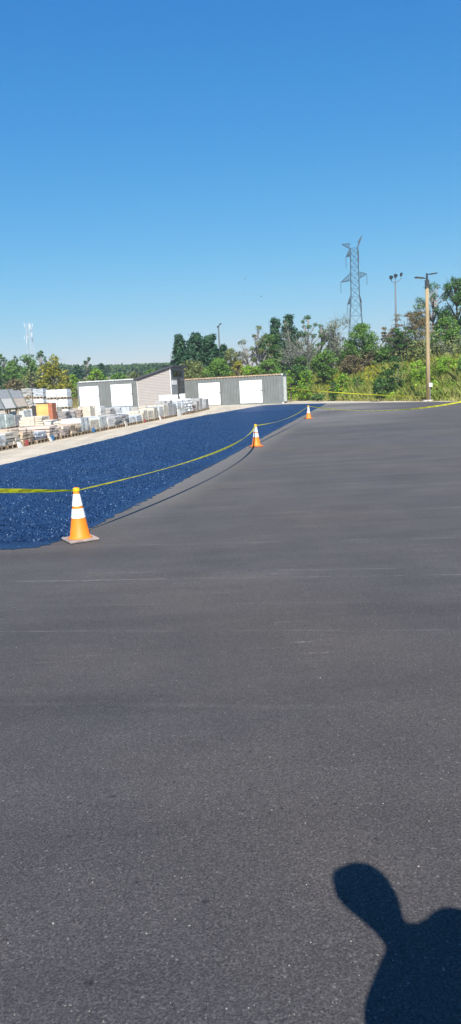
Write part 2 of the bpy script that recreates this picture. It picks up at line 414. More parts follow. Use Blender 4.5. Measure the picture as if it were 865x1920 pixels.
make_cone(K3, math.radians(12), "farthest small orange traffic cone near the tip of the blue strip", M_cbaseo)
make_cone(K4, .3, "orange traffic cone holding the left end of the tape on the gravel", M_cbase)
make_cone(K5, .3, "orange traffic cone holding the right end of the tape", M_cbaseo)

# ------------------------------------------------------------------ caution tape
def mat_tape():
    mt, nt, bs = new_mat("yellow_tape")
    c = ramp(nt, noise(nt, 14, coord(nt), 4, .6), [(.3, (.88, .82, .012)), (.7, (.97, .93, .05))])
    nt.links.new(c, bs.inputs["Base Color"]); bs.inputs["Roughness"].default_value = .3
    tr = nt.nodes.new("ShaderNodeBsdfTranslucent"); nt.links.new(c, tr.inputs[0])
    mx = nt.nodes.new("ShaderNodeMixShader"); mx.inputs[0].default_value = .45
    nt.links.new(bs.outputs[0], mx.inputs[1]); nt.links.new(tr.outputs[0], mx.inputs[2])
    nt.links.new(mx.outputs[0], nt.nodes["Material Output"].inputs[0]); return mt
M_tape = mat_tape(); M_ink = simple("tape_ink", (.22, .20, .03), .6)
def text_mesh(s):
    cu = bpy.data.curves.new("t", 'FONT'); cu.body = s; cu.size = 1; cu.resolution_u = 2; cu.offset = .02
    to = bpy.data.objects.new("t", cu); C.objects.link(to)
    bpy.context.view_layer.update()
    me = bpy.data.meshes.new_from_object(to.evaluated_get(bpy.context.evaluated_depsgraph_get()))
    vs = [v.co.copy() for v in me.vertices]; fs = [tuple(p.vertices) for p in me.polygons]
    bpy.data.objects.remove(to); bpy.data.meshes.remove(me)
    x0 = min(v.x for v in vs); x1 = max(v.x for v in vs); y0 = min(v.y for v in vs); y1 = max(v.y for v in vs)
    return [((v.x-x0)/(x1-x0), (v.y-y0)/(y1-y0)-.5) for v in vs], fs, (x1-x0)/(y1-y0)
TXT = text_mesh("CAUTION")
def tape_path(A, B, sag, bow, n):
    lat = Vector((B.y-A.y, -(B.x-A.x), 0)).normalized()
    return [A.lerp(B, i/n) + (lat*bow-Vector((0, 0, sag)))*(4*(i/n)*(1-i/n)) for i in range(n+1)]
def ribbon(mbt, mbi, path, width, twist, text=True, flip=1):
    """twist(t) = lean of the ribbon from upright; pinched at both ends"""
    L = [0]
    for a, b in zip(path, path[1:]): L.append(L[-1]+(b-a).length)
    tot = L[-1]
    def frame(s):
        i = max(0, min(len(path)-2, next((k for k in range(len(L)-1) if L[k+1] >= s), len(path)-2)))
        f = (s-L[i])/(L[i+1]-L[i]); p = path[i].lerp(path[i+1], f)
        t = (path[i+1]-path[i]).normalized(); side = t.cross(Vector((0, 0, 1))).normalized(); up = side.cross(t)
        a = twist(s/tot); u = up*math.cos(a) + side*math.sin(a); nrm = t.cross(u)
        wd = width*min(1, .35+.65*min(s, tot-s)/.9)
        return p, u, nrm, wd
    n = len(path)*2; b = len(mbt.v); vs = []
    for k in range(n+1):
        p, u, nr, wd = frame(tot*k/n)
        cr = nr*.004*math.sin(k*1.7)
        vs += [p-u*wd/2, p+cr, p+u*wd/2]
    fs = []
    for k in range(n):
        q = k*3; fs += [(q, q+1, q+4, q+3), (q+1, q+2, q+5, q+4)]
    mbt.add(vs, fs)
    if text:
        h = width*.46; tl = h*TXT[2]*1.15; s = .55
        while s+tl < tot-.5:
            for sgn in (1, -1):
                vs = []
                for (u_, v_) in TXT[0]:
                    uu = u_ if sgn*flip > 0 else 1-u_
                    p, u, nr, wd = frame(s+uu*tl)
                    vs.append(p + u*(v_*h*wd/width) + nr*(.0055*sgn))
                mbi.add(vs, TXT[1])
            s += tl+.18
top = Vector((0, 0, .615))
P1, P2, P3, P4, P5 = K1+top, K2+top, K3+top, K4+top, K5+top
tp = empty("caution_tape", K1, 0, "long yellow caution tape sagging from cone to cone along the blue strip", "caution tape")
mbt, mbi = MB(), MB()
spans = [(P4, P1, .05, .10, 30, lambda t: 1.0-.5*t+.35*math.sin(7*t)), (P1, P2, .10, .45, 60, lambda t: .95+.28*math.sin(9*t)),
         (P2, P3, .17, .0, 50, lambda t: 1.0+.3*math.sin(6*t)), (P3, P5, .42, -.1, 40, lambda t: .6+.7*math.sin(5*t))]
for A_, B_, sag, bow, n, tw in spans:
    ribbon(mbt, mbi, [p-K1 for p in tape_path(A_, B_, sag, bow, n)], .068, tw, True, 1)
# knots round the cone tips
for P in (P1, P2, P3, P4, P5):
    q = P-K1
    for k in range(3):
        z = q.z+.012*(k-1)+.008
        ring = [Vector((q.x+.035*math.cos(a), q.y+.035*math.sin(a), z+.006*math.sin(3*a+k))) for a in [2*PI*j/12 for j in range(13)]]
        mbt.tube(ring, .008, 5)
o = mbt.build("tape_strip", M_tape, tp, smooth=False); mbi.build("lettering", M_ink, tp)
# second tape: container corner to the lamp pole along the bank
pole_p = gp(804, 752)
Aend = Vector((5.75, 73.35, 0)); Aend.z = zat(536, 727, 73.35)
Bend = Vector((pole_p.x, pole_p.y, .30))
tp2 = empty("caution_tape", Vector((Aend.x, Aend.y, 0)), 0, "thin yellow tape strung from the container corner across the weeds to the wooden pole", "caution tape")
mbt, mbi = MB(), MB(); org = Vector((Aend.x, Aend.y, 0))
ribbon(mbt, mbi, [p-org for p in tape_path(Aend, Bend, .12, 0, 40)], .055, lambda t: .5*math.sin(9*t), False)
mbt.build("tape_strip", M_tape, tp2)

# ------------------------------------------------------------------ containers
M_cgrey = simple("container_grey_paint", (.168, .18, .174), .55, var=.16, scale=1.3, bmp=.002)
M_cdark = simple("container_frame_grey", (.155, .175, .17), .6, var=.2, scale=2)
M_rust = simple("rusty_ochre_rail", (.42, .30, .19), .8, var=.35, scale=2)
M_cpale = simple("chalky_pale_paint", (.55, .57, .55), .6, var=.35, scale=3)
M_wdoor = simple("white_door_paint", (.86, .86, .85), .45, var=.02, scale=2)
M_dark = simple("black_gap", (.03, .03, .03), .7)
M_black = simple("black_metal", (.035, .037, .04), .45)
ax = Vector((-.976, .22, 0)).normalized(); CANG = math.atan2(-ax.y, -ax.x)    # container axis, local +x = toward right end
def container(px_right, Lc, label, doors, toprail, z0, zoff, endpale):
    """local frame: origin at right near corner; -x along the face; +y is behind"""
    root = empty("shipping_container", (px_right.x, px_right.y, z0), CANG, label, "shipping container")
    Wd = 2.44; Hc = 2.78; g = .16
    # corrugated near face with door openings
    mb = MB(); per = .30; dep = .075
    def corr(x):
        t = (x/per) % 1.0
        return 0 if t < .32 else (dep*(t-.32)/.14 if t < .46 else (dep if t < .82 else dep*(1-(t-.82)/.18)))
    xs_ = []
    x = -Lc+.14
    while x < -.14:
        k = math.floor(x/per)
        for t in (0, .32, .46, .82):
            xx = (k+t)*per
            if -Lc+.14 < xx < -.14: xs_.append(xx)
        x += per
    for d in doors: xs_ += [d[0], d[1]]
    xs_ = sorted(set([-Lc+.14]+xs_+[-.14]))
    for a, b in zip(xs_, xs_[1:]):
        mid = (a+b)/2
        dz = [(g, Hc-.10)]
        for d0, d1, top_ in doors:
            if d0 < mid < d1: dz = [(top_, Hc-.10)]
        for z1, z2 in dz:
            mb.add([(a, .02+corr(a+1e-5), z1), (b, .02+corr(b-1e-5), z1), (b, .02+corr(b-1e-5), z2), (a, .02+corr(a+1e-5), z2)], [(0, 1, 2, 3)])
    # far wall, ends, roof, floor
    mb.box((-Lc+.02, Wd-.06, g), (-.02, Wd-.02, Hc-.1))
    mb.box((-Lc+.05, .10, g), (-Lc+.09, Wd-.10, Hc-.1))
    mb.box((-Lc+.08, .08, Hc-.09), (-.08, Wd-.08, Hc-.05)); mb.box((-Lc+.08, .1, g-.06), (-.08, Wd-.08, g-.01))
    mb.build("wall_panels", M_cgrey, root)
    # right end wall: corrugated
    mb = MB(); n = 16
    for k in range(n):
        y0 = .16+(Wd-.32)*k/n; y1 = .16+(Wd-.32)*(k+1)/n; d0 = .03*(k % 2)
        mb.box((-.10+d0, y0, g), (-.07+d0, y1-.002, Hc-.1))
    mb.build("end_wall", M_cpale if endpale else M_cgrey, root)
    # frame: corner posts, rails
    mb = MB()
    for xx in (-Lc, -.15):
        for yy in (0, Wd-.15):
            mb.box((xx, yy, .118), (xx+.15, yy+.15, Hc-.118))
    mb.box((-Lc+.15, .003, .02), (-.15, .10, .155)); mb.box((-Lc+.15, Wd-.1, .02), (-.15, Wd-.003, .155))
    for xx in (-Lc+.003, -.103):
        mb.box((xx, .153, .02), (xx+.1, Wd-.153, .155)); mb.box((xx, .153, Hc-.12), (xx+.1, Wd-.153, Hc-.003))
    mb.build("frame", M_cdark, root)
    mb = MB(); mb.box((-Lc+.15, .002, Hc-.10), (-.15, .078, Hc+.004)); mb.box((-Lc+.15, Wd-.078, Hc-.10), (-.15, Wd-.002, Hc+.004))
    mb.build("top_rail", toprail, root)
    for xx in (-Lc-.004, -.174):
        for yy in (-.004, Wd-.158):
            for zz in (0, Hc-.114):
                mb = MB(); mb.box((xx, yy, zz), (xx+.178, yy+.162, zz+.118)); mb.build("corner_casting", M_cpale if xx > -1 and endpale else M_cdark, root)
    for d0, d1, top_ in doors:
        mb = MB(); n = 18
        for k in range(n):
            z1 = g+.02+(top_-g-.04)*k/n; z2 = g+.02+(top_-g-.04)*(k+1)/n
            mb.box((d0+.03, .012, z1), (d1-.03, .045, z2-.004))
        dr = mb.build("roll_up_door", M_wdoor, root)
        mb = MB(); w_ = .035
        mb.box((d0-w_, -.012, g), (d0+.03, .06, top_+w_)); mb.box((d1-.03, -.012, g), (d1+w_, .06, top_+w_)); mb.box((d0+.032, -.011, top_-.02), (d1-.032, .059, top_+w_-.001))
        mb.build("door_frame", M_cdark, dr)
        mb = MB(); mb.box((d1-.26, -.01, g+(top_-g)*.52), (d1-.02, .011, g+(top_-g)*.52+.05)); mb.box((d1-.06, -.03, g+(top_-g)*.52-.03), (d1-.02, -.008, g+(top_-g)*.52+.08))
        mb.build("handle", M_black, dr)
    return root
rc = Vector((5.6, 73.3, 0))
def onface(px, org_):               # local x on the face line for photo column px
    d = ray(px, hor(px)); k = d.x/d.y
    t = (org_.x-k*org_.y)/((-ax.x)+k*ax.y)
    return -t
def doorspan(p0, p1, org_): return (onface(p0, org_), onface(p1, org_))
d1_ = doorspan(372, 413, rc); d2_ = doorspan(449, 492, rc)
container(rc, 12.19, "long grey corrugated container with two white roll-up doors and a rusty roof edge",
          [(d1_[0], d1_[1], 2.32), (d2_[0], d2_[1], 2.34)], M_rust, -.02, 0, True)
tL = -onface(261, rc)
lc = rc + ax*tL
lz = 0.30
# left container measured on its own origin
d3_ = doorspan(147, 186, lc); d4_ = doorspan(208, 248, lc)
container(lc, 6.4, "short grey corrugated container with two white roll-up doors and a pale roof edge",
          [(d3_[0], d3_[1], 2.30), (d4_[0], d4_[1], 2.34)], M_cpale, lz, 0, False)

# ------------------------------------------------------------------ shed between the containers
def siding_mat():
    mt, nt, bs = new_mat("beige_lap_siding")
    c = ramp(nt, noise(nt, 1.5, coord(nt, (1, 1, 6)), 4), [(.3, (.335, .30, .275)), (.7, (.385, .345, .315))])
    nt.links.new(c, bs.inputs["Base Color"]); bs.inputs["Roughness"].default_value = .65; return mt
M_side = siding_mat()
M_char = simple("charcoal_panel", (.15, .16, .165), .6, var=.15, scale=3)
M_roof = simple("dark_roof_metal", (.05, .055, .065), .5, var=.2, scale=2)
M_glass = simple("dark_glass", (.02, .025, .03), .08, var=.1)
M_trim = simple("white_trim", (.75, .74, .72), .5, var=.05)
M_greyp = simple("grey_sheet_panel", (.19, .21, .22), .6, var=.12)
bdir = Vector((.22, .976, 0))
A0 = rc + ax*(-onface(348, rc)) - bdir*4.7     # front right corner, nearest to the camera
A0.z = gz(A0.x, A0.y)-.03
shed = empty("shed", A0, CANG, "beige-sided shed with a dark single-slope roof standing between the two grey containers", "shed")
WS = 3.25; DS = 4.55                          # local: siding wall along -x at y=0, front wall along +y at x=0
hF = 3.62; hB = 2.72
def hroof(x): return hF + (hB-hF)*(-x/WS)
mb = MB(); nrow = 26; rh = hF/nrow
for k in range(nrow):
    z0_, z1_ = k*rh+.02, (k+1)*rh+.02
    xl = -WS if z1_ < hB else -(hF-z1_)/(hF-hB)*WS
    if xl > -.1: continue
    mb.add([(xl, -.045, z0_), (-.05, -.045, z0_), (-.05, -.004, z1_), (xl, -.004, z1_), (xl, .05, z0_), (-.05, .05, z0_), (-.05, .05, z1_), (xl, .05, z1_)],
           [(0, 1, 2, 3), (7, 6, 5, 4), (0, 4, 5, 1), (3, 2, 6, 7), (0, 3, 7, 4)])
mb.add([(-WS, .055, 0), (-.05, .055, 0), (-.05, .055, hroof(-.05)-.02), (-WS, .055, hroof(-WS)-.02)], [(0, 1, 2, 3)])
mb.build("siding_wall", M_side, shed)
mb = MB()                                      # front, back and hidden walls
mb.box((-.07, .06, 0), (-.001, DS, hF-.02)); mb.box((-WS, .06, 0), (-WS+.06, DS, hB-.02))
mb.add([(-WS+.06, DS-.05, 0), (-.07, DS-.05, 0), (-.07, DS-.05, hF-.05), (-WS+.06, DS-.05, hB-.02)], [(0, 1, 2, 3)])
fw = mb.build("front_wall", M_char, shed)
mb = MB(); mb.box((-.048, -.06, 0), (.012, .058, hF-.06)); mb.build("corner_trim", M_trim, shed)
mb = MB(); mb.box((-WS-.012, -.06, 0), (-WS+.02, .03, hB-.03)); mb.build("corner_trim", M_trim, shed)
mb = MB()                                      # roof slab with overhang
o1, o2 = .28, .30
zr = lambda x: hroof(x)
vs = [(-WS-o1, -.22, zr(-WS-o1)), (o2, -.22, zr(o2)), (o2, DS+.1, zr(o2)), (-WS-o1, DS+.1, zr(-WS-o1))]
vs += [(x, y, z+.17) for x, y, z in vs]
mb.add(vs, [(0,3,2,1),(4,5,6,7),(0,1,5,4),(1,2,6,5),(2,3,7,6),(3,0,4,7)])
mb.build("roof", M_roof, shed)
def win(y0, y1, z0, z1, nm="window"):
    mb = MB(); t = .07
    mb.box((.001, y0, z0), (.05, y0+t, z1)); mb.box((.001, y1-t, z0), (.05, y1, z1)); mb.box((.001, y0+t, z0), (.049, y1-t, z0+t)); mb.box((.001, y0+t, z1-t), (.049, y1-t, z1))
    o_ = mb.build(nm, M_black, shed)
    mb = MB(); mb.box((.002, y0+t, z0+t), (.02, y1-t, z1-t)); mb.build("pane", M_glass, o_)
win(.75, 2.1, 2.78, 3.36); win(2.1, 3.5, 2.78, 3.36)
win(3.05, 4.1, 1.98, 2.48); win(3.05, 4.1, 1.28, 1.78)
mb = MB(); mb.box((.002, .35, 1.0), (.03, 1.85, 2.3)); mb.build("grey_panel", M_greyp, shed)
mb = MB(); mb.box((.002, .25, 2.1), (.045, 1.75, 2.5)); mb.build("notice_board", M_trim, shed)
mb = MB(); mb.box((.002, 2.1, .1), (.06, 2.8, 2.62)); dd = mb.build("door", M_dark, shed)
mb = MB(); mb.box((.06, 2.2, 1.0), (.10, 2.26, 1.2)); mb.build("handle", M_refl, dd)
M_wboard = simple("white_board", (.80, .80, .78), .6, var=.04)
def wboard(px0, px1, ytop, ybot, dist, label, dirv):
    a = at(px0, dist); b = a + dirv*((at(px1, dist)-at(px0, dist)).length/max(.2, abs(dirv.x)))
    z0_ = zat(px0, ybot, dist); z1_ = zat(px0, ytop, dist)
    z0_ = gz(a.x, a.y)-.02
    mb = MB(); L_ = (b-a).length
    mb.box((0, 0, 0), (L_, .04, z1_-z0_)); mb.box((0, .04, 0), (.06, .5, .06)); mb.box((L_-.06, .04, 0), (L_, .5, .06))
    mb.add([(0, .5, .06), (.06, .5, .06), (.06, .042, (z1_-z0_)*.8), (0, .042, (z1_-z0_)*.8)], [(0, 1, 2, 3)])
    o_ = mb.build("white_panel", M_wboard); o_.location = (a.x, a.y, z0_); o_.rotation_euler = (0, 0, math.atan2(dirv.y, dirv.x))
    tag(o_, label, "panel", "white panels stood in front of the shed")
xd = -ax
wboard(299, 321, 741, 764, 69.5, "wide blank white panel leaning against the beige shed wall", xd)
wboard(322, 334, 740.5, 764, 68.6, "white panel just right of the shed corner", xd)
wboard(338, 348, 738.5, 764, 68.8, "narrow white panel by the shed's dark windows", xd)

# ------------------------------------------------------------------ lamp pole
M_wood = None
def mat_wood(name, a, b):
    mt, nt, bs = new_mat(name)
    c = ramp(nt, noise(nt, 6, coord(nt, (6, 6, .5)), 5, .65), [(.3, a), (.7, b)])
    nt.links.new(c, bs.inputs["Base Color"]); bs.inputs["Roughness"].default_value = .85; return mt
M_wood = mat_wood("treated_pine", (.25, .17, .075), (.56, .42, .22))
M_woodg = mat_wood("pallet_wood", (.26, .19, .12), (.45, .34, .22))
M_conc = simple("concrete_pad", (.55, .52, .46), .9, var=.15, scale=6)
M_galv = simple("galvanised_steel", (.36, .38, .40), .5, metal=.4, var=.15)
lp = empty("lamp_pole", pole_p, 0, "tall wooden pole with two flat black lamp heads and a white box near its foot", "lamp pole")
hP = zat(801, 540, pole_p.y)
b = MB(); b.tube([(0, 0, .08), (-.01, 0, 3), (-.02, 0, 6), (-.02, 0, hP)], [.155, .15, .14, .13], 16); b.build("pole", M_wood, lp, smooth=True)
b = MB(); b.lathe([(.42, -.02), (.42, .075), (.38, .09)], 24); b.build("concrete_base", M_conc, lp)
hT = zat(800, 516, pole_p.y)
b = MB(); b.box((-.15, -.12, hP-.05), (.11, .12, hP+.55)); b.tube([(-.02, 0, hP+.5), (-.02, 0, hT+.12)], [.08, .07], 10)
b.box((-.12, -.14, hP+.25), (.02, -.12, hP+.5)); b.build("bracket", M_black, lp)
for sx, dz, L_, yr in ((-1, -.18, .62, -.25), (1, .10, .46, .3)):
    b = MB(); x0_ = .04*sx
    Mr = Matrix.Translation((-.02, 0, hT-.05+dz)) @ Matrix.Rotation(yr*sx, 4, 'Z') @ Matrix.Rotation(-.10*sx, 4, 'Y')
    b.box((min(0, .3*sx), -.035, -.03), (max(0, .3*sx), .035, .03), M=Mr)
    b.box((min(.3*sx, (.3+L_)*sx), -.17, -.035), (max(.3*sx, (.3+L_)*sx), .17, .035), M=Mr)
    h_ = b.build("lamp_head", M_black, lp, bevel=.012)
    b = MB(); b.box((min(.38*sx, (.2+L_)*sx), -.13, -.045), (max(.38*sx, (.2+L_)*sx), .13, -.036), M=Mr); b.build("lens", M_trim, h_)
b = MB(); zb = zat(804, 722, pole_p.y); b.box((-.02, -.26, zb-.14), (.22, -.145, zb+.14)); b.build("junction_box", M_refl, lp, bevel=.02)
b = MB(); b.tube([(.07, -.165, .1), (.07, -.165, zb-.14)], .022, 8); b.tube([(.05, -.16, zb+.14), (.03, -.155, 5), (.0, -.15, hP)], .014, 6); b.build("conduit", M_galv, lp)
# marker stake in the verge
sp = gp(784, 751.5); sp.z = 0
b = MB(); b.box((-.02, -.02, -.05), (.02, .02, .36)); b.box((-.012, -.012, .36), (.012, .012, .42)); o_ = b.build("marker_stake", M_trim); o_.location = sp + eN*.5
tag(o_, "small white stake in the dry grass left of the wooden lamp pole", "stake")

# ------------------------------------------------------------------ floodlight poles
M_polec = simple("weathered_pole_steel", (.13, .14, .15), .6, var=.15)
fp = at(745, 100); fz = tz(fp.x, fp.y)
fl = empty("floodlight_pole", (fp.x, fp.y, fz), 0, "tall grey pole with three round floodlights on a curved bar behind the sumac", "floodlight")
hh = zat(741, 529, 100)-fz
b = MB(); b.tube([(0, 0, -.3), (0, 0, hh*.5), (0, 0, hh)], [.16, .13, .09], 12); b.build("pole", M_polec, fl, smooth=True)
b = MB(); b.tube([(-.55, 0, hh+.5), (-.45, 0, hh+.12), (-.2, 0, hh-.02), (0, 0, hh), (.45, 0, hh+.15), (.72, 0, hh+.4), (.74, 0, hh+.75)], .04, 8); b.tube([(0, 0, hh-.1), (0, 0, hh+.55)], .04, 8); b.build("crossbar", M_polec, fl)
for x_, z_, r_ in ((-.55, .55, .25), (.02, .72, .25), (.74, .9, .17)):
    Mr = Matrix.Translation((x_, -.1, hh+z_)) @ Matrix.Rotation(math.radians(62), 4, 'X')
    b = MB(); b.lathe([(.05, -.22), (.16, -.18), (r_*.85, .02), (r_, .1), (r_, .13)], 20, M=Mr); h_ = b.build("floodlight_head", M_black, fl, smooth=True)
    b = MB(); b.lathe([(r_*.9, .131), (r_*.3, .145)], 20, M=Mr); b.build("lens", M_glass, h_)
fp = at(417, 150); fz = tz(fp.x, fp.y)
fl = empty("light_pole", (fp.x, fp.y, fz), 0, "distant thin light pole with a small slanted head above the dark pines", "light pole")
hh = zat(416, 612, 150)-fz
b = MB(); b.tube([(0, 0, -.3), (0, 0, hh)], [.2, .12], 8); b.build("pole", M_polec, fl)
b = MB(); Mr = Matrix.Translation((.1, 0, hh+.1)) @ Matrix.Rotation(-.5, 4, 'Y')
b.box((-.45, -.25, -.1), (.1, .25, .12), M=Mr); b.box((.15, -.25, .05), (.65, .25, .27), M=Mr); b.build("lamp_head", M_black, fl)

# ------------------------------------------------------------------ transmission tower
M_pyl = simple("tower_steel", (.03, .06, .08), .6, var=.1, scale=.2)
M_ins = simple("insulator_string", (.10, .11, .12), .5)
PD = 250.0
pb = at(671, PD); pz = tz(pb.x, pb.y)
pyl = empty("transmission_tower", (pb.x, pb.y, pz), math.radians(-14), "tall steel lattice transmission tower rising behind the trees", "lattice tower")
def zl(py, px=668): return zat(px, py, PD)-pz
# half width of tower body at photo rows
prof = [(710, 3.6), (640, 2.3), (600, 1.8), (585, 1.65), (555, 1.25), (520, 1.2), (480, 1.1), (465, 1.05)]
def hw(z):
    zs = [zl(p) for p, _ in prof]; ws = [w_*1.05 for _, w_ in prof]
    return float(np.interp(z, zs, ws))
b = MB(); legs = ((-1, -1), (1, -1), (1, 1), (-1, 1))
zlev = [0.0]; ztop = zl(465)
while zlev[-1] < ztop-1: zlev.append(min(ztop, zlev[-1]+max(2.0, hw(zlev[-1])*1.75)))
zlev[-1] = ztop
tb = lambda p, q, r: b.tube([p, q], r, 4, cap=False)
for a_, c_ in zip(zlev, zlev[1:]):
    wa, wc = hw(a_), hw(c_)
    for i in range(4):
        sx, sy = legs[i]; tx, ty = legs[(i+1) % 4]
        tb((sx*wa, sy*wa, a_), (sx*wc, sy*wc, c_), .10)
        tb((sx*wa, sy*wa, a_), (tx*wc, ty*wc, c_), .05); tb((tx*wa, ty*wa, a_), (sx*wc, sy*wc, c_), .05)
        tb((sx*wc, sy*wc, c_), (tx*wc, ty*wc, c_), .05)
b.build("tower_body", M_pyl, pyl)
def arm(px, py_tip, side, zroot_lo, zroot_hi, nm="cross_arm", yoff=0):
    """lattice arm from the body out to the tip seen at (px, py_tip)"""
    global b
    b = MB(); w_ = hw(zroot_lo)
    xt = (px-668)/FPX*PD; zt = zl(py_tip, px)+(0)
    tip = Vector((xt, 0, zt)); n = 5
    lows = [Vector((side*w_, s*w_, zroot_lo)) for s in (-1, 1)]; ups = [Vector((side*w_, s*w_, zroot_hi)) for s in (-1, 1)]
    for q in lows: tb(q, tip, .10)
    for q in ups: tb(q, tip, .07)
    for k in range(1, n):
        f = k/n
        for j in range(2):
            a1 = lows[j].lerp(tip, f); a2 = ups[j].lerp(tip, f); a3 = ups[j].lerp(tip, (k-1)/n); tb(a1, a2, .04); tb(a1, a3, .04)
        tb(lows[0].lerp(tip, f), lows[1].lerp(tip, f), .04); tb(ups[0].lerp(tip, f), lows[1].lerp(tip, f), .03)
    o_ = b.build(nm, M_pyl, pyl)
    return o_, tip
def ins(arm_o, tip, ln):
    q = MB(); pr = []
    n = 12
    for k in range(n): pr += [(.05, -ln*k/n), (.14, -ln*(k+.3)/n), (.05, -ln*(k+.6)/n)]
    q.lathe(pr[::-1], 8, M=Matrix.Translation(tip)); q.build("insulator_string", M_ins, arm_o)
arm(646, 457, -1, zl(466), zl(456)); arm(683, 441.5, 1, zl(464), zl(455))
o_, t_ = arm(653, 480.5, -1, zl(478.5), zl(465)); ins(o_, t_, 3.6)
o_, t_ = arm(676, 471.5, 1, zl(476), zl(466)); ins(o_, t_, 3.4)
o_, t_ = arm(642.5, 528.5, -1, zl(524.5), zl(511.5)); ins(o_, t_, 3.5)
o_, t_ = arm(689.5, 514, 1, zl(522), zl(510.5)); ins(o_, t_, 3.4)
o_, t_ = arm(653.5, 570, -1, zl(568), zl(555)); ins(o_, t_, 3.5)
o_, t_ = arm(679, 564, 1, zl(567), zl(556)); ins(o_, t_, 3.4)

# ------------------------------------------------------------------ cell tower
M_cell = simple("pale_steel", (.50, .53, .56), .5, var=.1)
M_ant = simple("antenna_white", (.62, .65, .68), .5)
CD = 420.0; cb = at(68, CD); cz = tz(cb.x, cb.y)
ct = empty("cell_tower", (cb.x, cb.y, cz), .3, "far pale lattice mast crowded with white antenna panels, at left above the trees", "mast")
zc = lambda py: zat(68, py, CD)-cz
b = MB(); ht = zc(606); w3 = 1.45
cor = [(w3*math.cos(a), w3*math.sin(a)) for a in (.5, 2.6, 4.7)]
nl = 22
for k in range(nl):
    a_, c_ = ht*k/nl, ht*(k+1)/nl; sa, sc_ = 1+.9*(1-k/nl), 1+.9*(1-(k+1)/nl)
    for i in range(3):
        x1, y1 = cor[i]; x2, y2 = cor[(i+1) % 3]
        b.tube([(x1*sa, y1*sa, a_), (x1*sc_, y1*sc_, c_)], .12, 4, cap=False); b.tube([(x1*sa, y1*sa, a_), (x2*sc_, y2*sc_, c_)], .06, 4, cap=False)
b.build("mast_body", M_cell, ct)
for zz in (zc(616), zc(624), zc(634)):
    b = MB()
    for i in range(3): b.tube([(2.4*math.cos(i*2.1), 2.4*math.sin(i*2.1), zz), (2.4*math.cos((i+1)*2.1), 2.4*math.sin((i+1)*2.1), zz)], .07, 4)
    b.build("antenna_ring", M_cell, ct)
b = MB(); b.tube([(0, 0, ht-.5), (0, 0, ht+1.5)], .05, 4); b.build("top_rod", M_cell, ct)
rr_ = random.Random(5)
for k in range(14):
    a_ = rr_.uniform(0, 2*PI); r_ = rr_.uniform(1.7, 2.7); zz = zc(rr_.choice((609, 613, 618, 617, 627, 632, 640))); s_ = rr_.uniform(.8, 1.2)
    q = MB(); q.box((-.2*s_, -.12, -1.1*s_), (.2*s_, .12, 1.1*s_)); o_ = q.build("antenna_panel", M_ant, ct, bevel=.04)
    o_.location = (r_*math.cos(a_), r_*math.sin(a_), zz); o_.rotation_euler = (0, 0, a_+PI/2)
# ------------------------------------------------------------------ pallets of stone
def stone(name, col, var=.22, rough=.85): return simple(name, col, rough, var=var, scale=5, bmp=.004)
ST = dict(cream=stone("cream_stone", (.55, .50, .405)), tan=stone("tan_stone", (.55, .43, .30), .3), grey=stone("grey_stone", (.37, .365, .35)),
          blue=stone("bluish_stone", (.46, .49, .52)), dgrey=stone("dark_grey_stone", (.27, .265, .26)), brown=stone("brown_stone", (.33, .27, .23), .35),
          pink=stone("pinkish_stone", (.58, .48, .40), .2), white=stone("white_stone", (.62, .60, .55), .1))
def mat_wrap(name, col):
    mt, nt, bs = new_mat(name); co = coord(nt)
    c = ramp(nt, noise(nt, 5, co, 5, .7), [(.3, [v*.72 for v in col]), (.6, col)])
    nt.links.new(c, bs.inputs["Base Color"]); bs.inputs["Roughness"].default_value = .25; bs.inputs["Specular IOR Level"].default_value = .6
    bump(nt, bs, noise(nt, 7, co, 5, .65), 1, .05); return mt
WR = dict(white=mat_wrap("white_plastic_wrap", (.66, .68, .67)), teal=mat_wrap("greenish_clear_wrap", (.52, .60, .57)), mint=mat_wrap("cloudy_clear_wrap", (.55, .57, .53)),
          grey=mat_wrap("grey_plastic_wrap", (.58, .59, .58)))
M_tagr = simple("red_tag", (.55, .10, .08), .6); M_tagb = simple("blue_tag", (.04, .22, .45), .6)
pal_me = None
def pallet_mesh():
    global pal_me
    if pal_me: return pal_me
    b = MB(); r = random.Random(3); L, D = 1.16, 1.0
    for y in (-.45, 0, .45): b.box((-L/2, y-.045, 0), (L/2, y+.045, .018), jit=.002)
    for x in (-.53, -.18, .18, .53):
        for y in (-.448, 0, .448): b.box((x-.045, y-.043, .019), (x+.045, y+.043, .100))
    for x in (-.53, -.18, .18, .53): b.box((x-.05, -D/2, .101), (x+.05, D/2, .118))
    for k in range(7):
        y = -D/2+.05+k*(D-.10)/6; b.box((-L/2, y-.045, .119), (L/2, y+.045, .138), jit=.003)
    o_ = b.build("pallet", M_woodg); pal_me = o_.data; bpy.data.objects.remove(o_); return pal_me
def add_pallet(root):
    o_ = bpy.data.objects.new("pallet", pallet_mesh()); C.objects.link(o_); o_.parent = root; return o_
def load_layers(b, h, r, n=None, z0=.14):
    n = n or max(3, int(h/.10)); t = h/n
    for k in range(n):
        cuts = sorted([-.56+r.uniform(-.03, .03)]+[r.uniform(-.35, .35) for _ in range(r.choice((1, 2)))]+[.56+r.uniform(-.03, .03)])
        for a, c_ in zip(cuts, cuts[1:]):
            if c_-a < .08: continue
            w_ = r.uniform(.38, .50); b.box((a+.006, -w_, z0+k*t+.002), (c_-.006, r.uniform(.4, .48), z0+(k+1)*t-.006-r.uniform(0, t*.25)), jit=.008)
